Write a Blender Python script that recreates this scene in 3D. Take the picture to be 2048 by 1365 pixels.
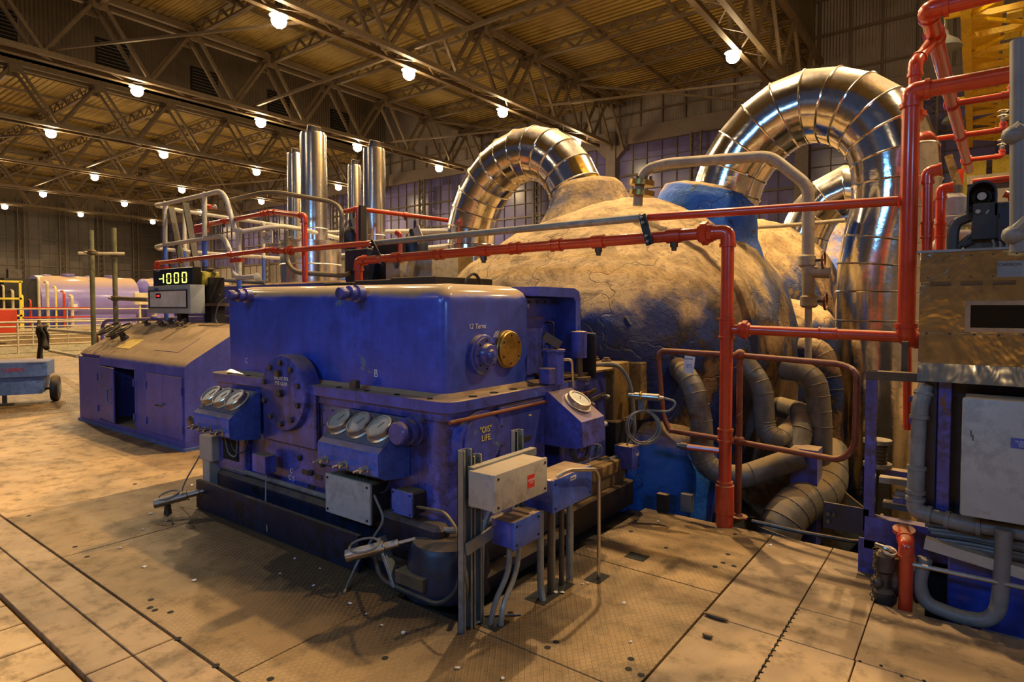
import bpy, bmesh, math, random
from mathutils import Vector, Matrix, noise
random.seed(7)
PI = math.pi
for o in list(bpy.data.objects): bpy.data.objects.remove(o, do_unlink=True)
SC = bpy.context.scene
COL = SC.collection

# ------------------------------------------------------------------ camera
EYE, FPX, PITCH, YAW = 1.6, 1224.0, math.radians(2.0), math.radians(37.1)
CXP, CYP = 1024.0, 655.5
cam_d = bpy.data.cameras.new('camera'); cam = bpy.data.objects.new('camera', cam_d); COL.objects.link(cam)
cam_d.sensor_width = 36.0; cam_d.lens = FPX/2048*36.0
cam_d.shift_y = -27.0/2048; cam_d.clip_end = 300; cam_d.clip_start = .05
cam.location = (0, 0, EYE); cam.rotation_euler = (PI/2-PITCH, 0, YAW)
SC.camera = cam

# ------------------------------------------------------------------ view, world
vs = SC.view_settings
SC.display_settings.display_device = 'sRGB'
vs.view_transform = 'Standard'; vs.look = 'None'; vs.gamma = 1.0; vs.use_curve_mapping = False
vs.exposure = 0.2
w = bpy.data.worlds.new('night_hall_air'); SC.world = w; w.use_nodes = True
wb = w.node_tree.nodes['Background']; wb.inputs[0].default_value = (.30, .33, .55, 1); wb.inputs[1].default_value = .10

# lamps of the hall: (x, y, power); the lattice on the roof trusses
LAMP_Z = 11.0
LAMP_C = (1.0, .70, .37)
ROWS_X = [-7.4, -18.3, -29.1, -39.95, -50.9, -62.0, -72.7]
ROWS_Y = [11.6, 17.35, 23.45, 30.3]
LAMPS = []
for i, lx in enumerate(ROWS_X):
    for j, ly in enumerate(ROWS_Y):
        if i == 0 and j == 3: continue
        LAMPS.append((lx, ly, 1000 if i > 4 else 1500 if i > 1 else 1000, i, j))
# lamps out of frame: some read off shadows, others added as fill light
EXTRA = [(-4.3, 7.6, 3600), (-.9, 12.5, 2600), (3.8, 7.6, 1500), (3.5, 17.35, 1400), (-13.5, 8.5, 2600), (-24.0, 5.0, 2600), (-36.0, 7.4, 1600), (-12.0, -8.0, 260), (1.5, -10.0, 260)]
def area(name, loc, rot, size, power, color):
    d = bpy.data.lights.new(name, 'AREA'); d.shape = 'RECTANGLE'; d.size = size[0]; d.size_y = size[1]
    d.energy = power; d.color = color
    o = bpy.data.objects.new(name, d); COL.objects.link(o); o.location = loc
    o.rotation_euler = rot; return o
def aim(loc, tgt):
    return (Vector(tgt)-Vector(loc)).to_track_quat('-Z', 'Y').to_euler()
# cool fill lights added behind the camera for the blue cast on near faces
a1 = (-3.5, -4.0, 4.5); area('cool_fill_light', a1, aim(a1, (-4.0, 3, .8)), (2.5, .6), 120, (.16, .48, 1.0))
a2 = (5.0, -3.0, 4.0); area('cool_fill_light', a2, aim(a2, (-1.0, 4.5, 1.0)), (2.0, .6), 85, (.30, .55, 1.0))

# ------------------------------------------------------------------ pixel rays -> points on real planes
_c, _s = math.cos(PITCH), math.sin(PITCH); _cy, _sy = math.cos(YAW), math.sin(YAW)
def ray(px, py):
    u = (px-CXP)/FPX; v = -(py-CYP)/FPX
    f = _c+v*_s; z = v*_c-_s
    return (u*_cy-f*_sy, u*_sy+f*_cy, z)
def onY(px, py, y): d = ray(px, py); t = y/d[1]; return Vector((d[0]*t, y, EYE+d[2]*t))
def onX(px, py, x): d = ray(px, py); t = x/d[0]; return Vector((x, d[1]*t, EYE+d[2]*t))
def onZ(px, py, z=0): d = ray(px, py); t = (z-EYE)/d[2]; return Vector((d[0]*t, d[1]*t, z))
def onD(px, py, t): d = ray(px, py); return Vector((d[0]*t, d[1]*t, EYE+d[2]*t))

# ------------------------------------------------------------------ materials
def newmat(name):
    m = bpy.data.materials.new(name); m.use_nodes = True
    nt = m.node_tree; b = nt.nodes['Principled BSDF']
    return m, nt, b
def N(nt, t, **k):
    n = nt.nodes.new(t)
    for a, v in k.items():
        if a.startswith('i_'):
            key = a[2:]; key = int(key) if key.isdigit() else key.replace('_', ' ')
            n.inputs[key].default_value = v
        else: setattr(n, a, v)
    return n
def L(nt, a, b): nt.links.new(a, b)
def c4(c): return (c[0], c[1], c[2], 1)
def ramp(nt, src, stops, interp='LINEAR'):
    r = N(nt, 'ShaderNodeValToRGB'); r.color_ramp.interpolation = interp
    el = r.color_ramp.elements
    while len(el) < len(stops): el.new(.5)
    for e, (p, c) in zip(el, stops):
        e.position = p; e.color = c4(c) if isinstance(c, tuple) else (c, c, c, 1)
    L(nt, src, r.inputs[0]); return r
def mixc(nt, f, a, b, mode='MIX'):
    m = N(nt, 'ShaderNodeMix', data_type='RGBA', blend_type=mode)
    if isinstance(f, (int, float)): m.inputs[0].default_value = f
    else: L(nt, f, m.inputs[0])
    for i, v in ((6, a), (7, b)):
        if isinstance(v, tuple): m.inputs[i].default_value = c4(v)
        else: L(nt, v, m.inputs[i])
    return m.outputs[2]
def math_(nt, op, a, b=None, clamp=False):
    m = N(nt, 'ShaderNodeMath', operation=op, use_clamp=clamp)
    for i, v in enumerate((a, b)):
        if v is None: continue
        if isinstance(v, (int, float)): m.inputs[i].default_value = v
        else: L(nt, v, m.inputs[i])
    return m.outputs[0]
def coords(nt, scale=(1, 1, 1), kind='pos'):
    if kind == 'pos': s = N(nt, 'ShaderNodeNewGeometry').outputs['Position']
    else: s = N(nt, 'ShaderNodeTexCoord').outputs['Object']
    mp = N(nt, 'ShaderNodeMapping'); mp.inputs['Scale'].default_value = scale
    L(nt, s, mp.inputs[0]); return mp.outputs[0]
def noise_(nt, scale, detail=5, rough=.6, vec=None, dist=0):
    n = N(nt, 'ShaderNodeTexNoise'); n.inputs['Scale'].default_value = scale
    n.inputs['Detail'].default_value = detail; n.inputs['Roughness'].default_value = rough
    n.inputs['Distortion'].default_value = dist
    L(nt, vec if vec is not None else coords(nt), n.inputs['Vector']); return n.outputs['Fac']
def upface(nt, lo=.35, hi=.8, nscale=6, amt=.5):
    g = N(nt, 'ShaderNodeNewGeometry'); sx = N(nt, 'ShaderNodeSeparateXYZ'); L(nt, g.outputs['Normal'], sx.inputs[0])
    nz = noise_(nt, nscale, 6, .65)
    v = math_(nt, 'ADD', sx.outputs[2], math_(nt, 'MULTIPLY', math_(nt, 'SUBTRACT', nz, .5), amt))
    mr = N(nt, 'ShaderNodeMapRange', interpolation_type='SMOOTHSTEP'); L(nt, v, mr.inputs[0])
    mr.inputs[1].default_value = lo; mr.inputs[2].default_value = hi
    return mr.outputs[0]
def bump(nt, b, h, strength=.3, dist=.01):
    n = N(nt, 'ShaderNodeBump'); n.inputs['Strength'].default_value = strength; n.inputs['Distance'].default_value = dist
    L(nt, h, n.inputs['Height']); L(nt, n.outputs[0], b.inputs['Normal']); return n
DUST = (.38, .255, .105)
def paint(name, base, rough=.4, metal=0.0, dust=.85, grime=.5, grime_c=(.012, .010, .010), chips=None, vary=.25, nscale=2.0, spec=.5, dlo=.5, dhi=.85, streak=.0, bumps=.12, coat=0):
    m, nt, b = newmat(name)
    vec = coords(nt)
    n1 = noise_(nt, nscale, 6, .62, vec); n2 = noise_(nt, nscale*7, 5, .7, vec)
    dark = tuple(x*(1-vary) for x in base); light = tuple(min(1, x*(1+vary)) for x in base)
    col = ramp(nt, n1, [(.36, dark), (.64, light)]).outputs[0]
    if grime:
        g = ramp(nt, math_(nt, 'ADD', math_(nt, 'MULTIPLY', n1, .45), math_(nt, 'MULTIPLY', n2, .55)), [(.49, 0.0), (.60, 1.0)]).outputs[0]
        col = mixc(nt, math_(nt, 'MULTIPLY', g, grime), col, grime_c)
    if streak:
        sv = coords(nt, (9, 9, .7)); ns = noise_(nt, 1.0, 5, .6, sv)
        g = ramp(nt, ns, [(.46, 0.0), (.62, 1.0)]).outputs[0]
        col = mixc(nt, math_(nt, 'MULTIPLY', g, streak), col, grime_c)
    if chips:
        n3 = noise_(nt, nscale*1.7, 9, .72, coords(nt, (1.3, 1.1, .9)), .6)
        g = ramp(nt, n3, [(.625, 0.0), (.635, 1.0)]).outputs[0]
        col = mixc(nt, g, col, chips)
    if dust:
        u = upface(nt, dlo, dhi)
        col = mixc(nt, math_(nt, 'MULTIPLY', u, dust), col, mixc(nt, n2, tuple(x*.6 for x in DUST), tuple(x*1.25 for x in DUST)))
        r = math_(nt, 'ADD', math_(nt, 'MULTIPLY', u, .5), rough, True); L(nt, r, b.inputs['Roughness'])
        if metal:
            L(nt, math_(nt, 'MULTIPLY', math_(nt, 'SUBTRACT', 1.0, math_(nt, 'MULTIPLY', u, dust)), metal), b.inputs['Metallic'])
    else:
        b.inputs['Roughness'].default_value = rough; b.inputs['Metallic'].default_value = metal
    L(nt, col, b.inputs['Base Color'])
    b.inputs['Specular IOR Level'].default_value = spec
    if coat: b.inputs['Coat Weight'].default_value = coat; b.inputs['Coat Roughness'].default_value = .12
    bump(nt, b, n2, bumps, .01)
    return m
MT = {}
MT['blue'] = paint('blue_machine_paint', (.052, .075, .42), .34, dust=.9, grime=.5, chips=(.10, .17, .25), vary=.4, streak=.35, grime_c=(.02, .012, .02), coat=.25)
MT['hood'] = paint('blue_hood_paint', (.036, .066, .42), .30, dust=.95, dlo=.25, dhi=.6, grime=.35, vary=.35, streak=.25, grime_c=(.012, .02, .12), chips=(.10, .16, .24), nscale=1.4, coat=.35)
MT['dirty'] = paint('oily_blue_casing', (.06, .075, .38), .34, dust=.5, nscale=2.8, grime=.75, vary=.5, streak=.6, grime_c=(.03, .018, .012), chips=(.13, .065, .03), coat=.2)
MT['plinth'] = paint('oily_black_plinth', (.009, .016, .045), .42, dust=.35, grime=.9, vary=.5, streak=.4, grime_c=(.012, .009, .006))
MT['black'] = paint('black_grime', (.014, .013, .014), .5, dust=.5, grime=.4, vary=.3)
MT['panel'] = paint('petrol_blue_gauge_box', (.03, .075, .16), .4, dust=.25, grime=.3)
MT['console'] = paint('purple_blue_console_paint', (.09, .10, .46), .42, dust=.95, grime=.25, vary=.2, streak=.18, grime_c=(.03, .02, .05), dlo=.25, dhi=.7)
MT['box'] = paint('blue_box_paint', (.05, .11, .52), .36, dust=.7, grime=.4, vary=.35, streak=.2, nscale=4)
MT['cart'] = paint('faded_blue_cart_paint', (.10, .18, .42), .5, dust=.4, grime=.4)
MT['red'] = paint('red_pipe_paint', (.52, .045, .012), .28, dust=.6, grime=.22, grime_c=(.10, .02, .01), vary=.2, dlo=.6, dhi=1.0, coat=.5)
MT['rust'] = paint('brown_rust_rail_paint', (.20, .055, .025), .42, dust=.45, grime=.35, vary=.35, dlo=.6, dhi=1.0, chips=(.30, .20, .14))
MT['white'] = paint('chipped_white_pipe_paint', (.50, .50, .45), .45, dust=.3, grime=.25, grime_c=(.08, .07, .06), vary=.15)
MT['olive'] = paint('olive_grey_tube', (.16, .14, .08), .45, dust=.5, grime=.3)
MT['galv'] = paint('galvanised_steel', (.26, .30, .32), .42, metal=.6, dust=.5, grime=.35, vary=.25)
MT['steel'] = paint('worn_bright_steel', (.55, .52, .46), .28, metal=1.0, dust=.15, grime=.2)
MT['greyp'] = paint('grey_enclosure_paint', (.32, .36, .38), .42, dust=.6, grime=.3, vary=.12)
MT['greybox'] = paint('warm_grey_cast_box', (.36, .34, .30), .5, dust=.5, grime=.35, vary=.15)
MT['brass'] = paint('tarnished_brass', (.40, .27, .07), .35, metal=.85, dust=.2, grime=.5, grime_c=(.05, .035, .01))
MT['bolt'] = paint('dark_bolt_steel', (.10, .085, .07), .4, metal=.5, dust=.4, grime=.5)
MT['rubber'] = paint('dark_rubber', (.03, .03, .034), .5, dust=.4, grime=.2)
MT['cable'] = paint('grey_cable_sheath', (.17, .18, .18), .45, dust=.4, grime=.25)
MT['yellow'] = paint('yellow_crane_paint', (.90, .58, .015), .45, dust=.0, grime=.35, grime_c=(.18, .09, .01), vary=.2)
MT['ylight'] = paint('bright_yellow_rail_paint', (.75, .60, .06), .45, dust=0, grime=.2)
MT['rib'] = paint('tan_hall_steel', (.155, .115, .07), .55, dust=0, grime=.4, vary=.25)
MT['ribdark'] = paint('brown_hall_steel', (.11, .085, .06), .6, dust=0, grime=.4, vary=.25)
MT['conc'] = paint('hall_concrete', (.17, .14, .13), .75, dust=0, grime=.3, vary=.15)
MT['tank'] = paint('lilac_tank_paint', (.20, .17, .50), .3, dust=.9, grime=.1, vary=.1, dlo=.3, dhi=.9, coat=.3)
MT['leather'] = paint('dark_oily_cloth', (.025, .02, .015), .7, dust=.3, grime=.2)
MT['wood'] = paint('oil_soaked_timber', (.12, .08, .04), .7, dust=.5, grime=.5)
MT['ochre'] = paint('ochre_yellow_sheet', (.22, .14, .045), .5, dust=.5, grime=.75, vary=.5)
MT['paper'] = paint('paper_tag', (.62, .63, .62), .6, dust=0, grime=.1)
MT['flat_yellow'] = paint('yellow_notice', (.70, .50, .12), .6, dust=.1, grime=.1)
MT['signred'] = paint('red_warning_label', (.55, .03, .02), .45, dust=0, grime=.1)
MT['chalk'] = paint('white_chalk', (.62, .62, .60), .8, dust=0, grime=.2)
MT['ychalk'] = paint('yellow_paint_pen', (.72, .60, .10), .7, dust=0, grime=.1)
MT['duct'] = paint('grey_lagging_cloth', (.13, .12, .10), .45, dust=.6, grime=.4, vary=.3)
MT['oilyellow'] = paint('oily_yellow_gearbox', (.45, .40, .06), .4, dust=.2, grime=.8, vary=.4)
MT['flake'] = paint('white_paint_flake', (.65, .63, .58), .7, dust=0, grime=.1)

def simple(name, col, rough=.5, metal=0, emis=None, es=0):
    m, nt, b = newmat(name)
    b.inputs['Base Color'].default_value = c4(col); b.inputs['Roughness'].default_value = rough; b.inputs['Metallic'].default_value = metal
    if emis: b.inputs['Emission Color'].default_value = c4(emis); b.inputs['Emission Strength'].default_value = es
    return m
MT['bulb'] = simple('lit_lamp_glass', (1, 1, 1), .5, 0, (1.0, .80, .52), 40)
MT['led_y'] = simple('yellow_green_led', (.1, .1, .02), .5, 0, (.85, 1.0, .12), 3.2)
MT['led_dim'] = simple('dim_amber_led', (.20, .07, .005), .5, 0, (.9, .35, .02), .25)  # off segments given a faint amber glow of their own
MT['led_r'] = simple('red_led', (.1, .0, .0), .5, 0, (1.0, .02, .02), 2.5)
MT['led_w'] = simple('pale_print', (.5, .5, .5), .5)
MT['void'] = simple('unlit_black', (.004, .004, .004), .9)
MT['screen'] = simple('black_display_face', (.006, .007, .006), .25)
MT['dial'] = paint('gauge_dial_face', (.40, .40, .34), .4, dust=0, grime=.25, grime_c=(.10, .09, .06))
MT['glasspane'] = simple('smoked_window', (.01, .008, .006), .08)

# polished cladding of the crossover pipes
def clad(name, col=(.78, .76, .72), rough=.12, b_=.25, dust=.55, fine=.06):
    m, nt, b = newmat(name)
    vec = coords(nt)
    n1 = noise_(nt, 2.4, 4, .55, vec, .4); n2 = noise_(nt, 14, 6, .7, vec)
    u = upface(nt, .35, .95, 4, .5)
    colr = mixc(nt, ramp(nt, n2, [(.5, 0.0), (.75, 1.0)]).outputs[0], col, tuple(x*.55 for x in col))
    colr = mixc(nt, math_(nt, 'MULTIPLY', u, dust), colr, DUST)
    L(nt, colr, b.inputs['Base Color'])
    L(nt, math_(nt, 'SUBTRACT', 1.0, math_(nt, 'MULTIPLY', u, dust)), b.inputs['Metallic'])
    L(nt, math_(nt, 'ADD', math_(nt, 'MULTIPLY', u, .35), math_(nt, 'ADD', math_(nt, 'MULTIPLY', n2, .12), rough-.05)), b.inputs['Roughness'])
    bump(nt, b, math_(nt, 'ADD', n1, math_(nt, 'MULTIPLY', n2, fine)), b_, .03)
    return m
MT['clad'] = clad('polished_aluminium_cladding', (.74, .73, .71), .13, .25, .85)
MT['clad2'] = clad('dented_aluminium_sheet', (.70, .64, .50), .12, .9, .3, .004)
MT['stack'] = clad('bright_stack_cladding', (.74, .73, .72), .22, .10, .2)

# lumpy plaster lagging painted blue, dust on its shoulders
def lagging(name, blue=1.0):
    m, nt, b = newmat(name)
    vec = coords(nt)
    n1 = noise_(nt, .9, 8, .62, vec, .7); n2 = noise_(nt, 3.3, 9, .66, vec, .5); n3 = noise_(nt, 26, 5, .7, vec)
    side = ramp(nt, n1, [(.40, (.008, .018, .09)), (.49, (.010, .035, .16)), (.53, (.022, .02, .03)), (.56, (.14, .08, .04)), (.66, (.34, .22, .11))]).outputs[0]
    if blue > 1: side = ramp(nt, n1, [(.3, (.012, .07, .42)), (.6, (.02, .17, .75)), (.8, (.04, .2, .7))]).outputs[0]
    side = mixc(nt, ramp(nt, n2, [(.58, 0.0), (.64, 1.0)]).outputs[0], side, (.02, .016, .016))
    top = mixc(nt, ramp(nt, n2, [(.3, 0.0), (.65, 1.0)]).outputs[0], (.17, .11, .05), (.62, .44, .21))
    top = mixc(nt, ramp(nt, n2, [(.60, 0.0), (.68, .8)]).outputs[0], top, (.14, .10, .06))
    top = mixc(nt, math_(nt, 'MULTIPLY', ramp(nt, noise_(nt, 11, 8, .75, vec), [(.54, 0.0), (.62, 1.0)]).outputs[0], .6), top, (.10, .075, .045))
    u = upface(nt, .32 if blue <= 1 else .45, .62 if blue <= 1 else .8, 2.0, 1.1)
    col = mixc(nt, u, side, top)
    wv = N(nt, 'ShaderNodeTexVoronoi', feature='DISTANCE_TO_EDGE'); wv.inputs['Scale'].default_value = .75
    mp = N(nt, 'ShaderNodeVectorMath', operation='ADD'); nn = N(nt, 'ShaderNodeTexNoise'); nn.inputs['Scale'].default_value = 2.5; L(nt, vec, nn.inputs['Vector'])
    L(nt, vec, mp.inputs[0]); L(nt, nn.outputs['Color'], mp.inputs[1]); L(nt, mp.outputs[0], wv.inputs['Vector'])
    crack = ramp(nt, wv.outputs[0], [(.0, .8), (.010, 0.0)]).outputs[0]
    col = mixc(nt, math_(nt, 'MULTIPLY', math_(nt, 'MULTIPLY', crack, n1), .9), col, (.05, .035, .02))
    L(nt, col, b.inputs['Base Color'])
    L(nt, math_(nt, 'ADD', math_(nt, 'MULTIPLY', u, .35), .5), b.inputs['Roughness'])
    b.inputs['Specular IOR Level'].default_value = .35
    h = math_(nt, 'ADD', math_(nt, 'ADD', n2, math_(nt, 'MULTIPLY', n3, .25)), math_(nt, 'MULTIPLY', crack, -.3))
    bump(nt, b, h, .7, .05)
    return m
MT['lag'] = lagging('peeling_plaster_lagging')
MT['lagblue'] = lagging('blue_painted_plaster_lagging', 2.0)

# floors -----------------------------------------------------------
def floor_mat(name, base, kind):
    m, nt, b = newmat(name); vec = coords(nt)
    n1 = noise_(nt, .7, 7, .62, vec, .5); n2 = noise_(nt, 6, 7, .7, vec); n3 = noise_(nt, 40, 4, .7, vec)
    col = ramp(nt, n1, [(.32, tuple(x*.45 for x in base)), (.5, base), (.68, tuple(min(1, x*1.35) for x in base))]).outputs[0]
    col = mixc(nt, math_(nt, 'MULTIPLY', ramp(nt, n2, [(.50, 0.0), (.64, 1.0)]).outputs[0], .6), col, (.07, .05, .025))
    oil = ramp(nt, noise_(nt, .55, 3, .5, coords(nt, (1, 1.4, 1)), .3), [(.60, 0.0), (.68, 1.0)]).outputs[0]
    col = mixc(nt, math_(nt, 'MULTIPLY', oil, .6), col, (.05, .035, .02))
    h = math_(nt, 'MULTIPLY', n3, .3)
    if kind == 'checker':
        # oil round the pedestal, and shade of the hood painted into the plate colour
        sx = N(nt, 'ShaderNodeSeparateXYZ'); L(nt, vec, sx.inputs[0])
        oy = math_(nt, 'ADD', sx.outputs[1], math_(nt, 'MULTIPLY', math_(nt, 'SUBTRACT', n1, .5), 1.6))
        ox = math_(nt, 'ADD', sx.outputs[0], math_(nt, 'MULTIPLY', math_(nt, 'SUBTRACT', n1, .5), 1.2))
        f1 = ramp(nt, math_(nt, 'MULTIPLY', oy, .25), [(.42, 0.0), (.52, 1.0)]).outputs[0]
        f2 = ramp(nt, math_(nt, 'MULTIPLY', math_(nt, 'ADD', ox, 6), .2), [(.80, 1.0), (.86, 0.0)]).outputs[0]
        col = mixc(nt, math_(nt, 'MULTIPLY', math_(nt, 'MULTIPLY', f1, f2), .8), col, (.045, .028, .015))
        # diamond grid of raised lines
        out = None
        for ang in (.62, -.62):
            mp = N(nt, 'ShaderNodeMapping', vector_type='POINT'); mp.inputs['Rotation'].default_value = (0, 0, ang)
            L(nt, coords(nt), mp.inputs[0])
            wv = N(nt, 'ShaderNodeTexWave', bands_direction='X'); wv.inputs['Scale'].default_value = 11.5; wv.inputs['Distortion'].default_value = 0
            L(nt, mp.outputs[0], wv.inputs[0])
            r = ramp(nt, wv.outputs['Fac'], [(.82, 0.0), (.97, 1.0)]).outputs[0]
            out = r if out is None else math_(nt, 'MAXIMUM', out, r)
        fade = ramp(nt, n1, [(.38, .25), (.55, 1.0)]).outputs[0]
        out = math_(nt, 'MULTIPLY', out, fade)
        col = mixc(nt, math_(nt, 'MULTIPLY', out, .35), col, tuple(x*1.5 for x in base))
        h = math_(nt, 'ADD', h, math_(nt, 'MULTIPLY', out, 2.2))
    if kind == 'brick':
        br = N(nt, 'ShaderNodeTexBrick'); br.inputs['Scale'].default_value = 4.5; br.inputs['Mortar Size'].default_value = .03
        br.inputs['Color1'].default_value = (1, 1, 1, 1); br.inputs['Color2'].default_value = (.7, .7, .7, 1); br.inputs['Mortar'].default_value = (0, 0, 0, 1)
        mp = N(nt, 'ShaderNodeMapping'); mp.inputs['Rotation'].default_value = (0, 0, PI/2); L(nt, coords(nt), mp.inputs[0]); L(nt, mp.outputs[0], br.inputs['Vector'])
        col = mixc(nt, 1.0, col, br.outputs[0], 'MULTIPLY'); h = math_(nt, 'ADD', h, br.outputs['Fac'])
    L(nt, col, b.inputs['Base Color'])
    L(nt, ramp(nt, n2, [(.3, .48), (.7, .75)]).outputs[0], b.inputs['Roughness'])
    b.inputs['Specular IOR Level'].default_value = .4
    bump(nt, b, h, .55, .012)
    return m
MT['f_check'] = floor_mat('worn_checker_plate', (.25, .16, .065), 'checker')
MT['f_plate'] = floor_mat('smooth_dusty_plate', (.30, .20, .10), 'plain')
MT['f_conc'] = floor_mat('sandy_concrete', (.40, .25, .10), 'plain')
MT['f_tile'] = floor_mat('pale_stone_tile', (.46, .31, .14), 'plain')
MT['f_grate'] = floor_mat('brick_pattern_paving', (.28, .165, .05), 'brick')
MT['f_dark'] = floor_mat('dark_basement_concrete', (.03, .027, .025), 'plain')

def stripes(name, base, scale, direction='X', rough=.6, depth=.3, dark=.5, dirt=.4):
    m, nt, b = newmat(name); vec = coords(nt)
    wv = N(nt, 'ShaderNodeTexWave', bands_direction=direction); wv.inputs['Scale'].default_value = scale; L(nt, vec, wv.inputs[0])
    n1 = noise_(nt, .35, 5, .6, vec)
    col = ramp(nt, n1, [(.3, tuple(x*.6 for x in base)), (.7, tuple(x*1.2 for x in base))]).outputs[0]
    L(nt, col, b.inputs['Base Color']); b.inputs['Roughness'].default_value = rough
    bump(nt, b, wv.outputs['Fac'], 1.0, depth)
    return m
MT['roof'] = stripes('corrugated_roof_sheet', (.38, .27, .06), 1.0, 'Y', .6, .14)
MT['corr'] = stripes('translucent_corrugated_panel', (.26, .23, .22), 2.2, 'X', .5, .06)
MT['corr_y'] = stripes('dark_corrugated_cladding', (.14, .11, .08), 1.6, 'Y', .6, .05)
def panes(name, base, rough, cell):
    m, nt, b = newmat(name)
    v = N(nt, 'ShaderNodeTexVoronoi'); v.inputs['Scale'].default_value = 1.0
    mp = coords(nt, cell); sn = N(nt, 'ShaderNodeVectorMath', operation='FLOOR'); L(nt, mp, sn.inputs[0])
    wn = N(nt, 'ShaderNodeTexWhiteNoise', noise_dimensions='3D'); L(nt, sn.outputs[0], wn.inputs['Vector'])
    n1 = noise_(nt, .5, 5, .6)
    f = math_(nt, 'ADD', math_(nt, 'MULTIPLY', wn.outputs['Value'], .35), math_(nt, 'MULTIPLY', n1, .65))
    col = ramp(nt, f, [(.25, tuple(x*.45 for x in base)), (.75, tuple(x*1.5 for x in base))]).outputs[0]
    L(nt, col, b.inputs['Base Color']); b.inputs['Roughness'].default_value = rough
    return m
MT['pane'] = panes('dusty_violet_glazing', (.10, .09, .25), .25, (1, 1, .55))
MT['pane2'] = panes('grey_brown_end_glazing', (.06, .05, .045), .5, (1, .8, .6))
MT['cladpanel'] = panes('cream_wall_panel', (.22, .19, .16), .6, (.7, 1, .3))

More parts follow.
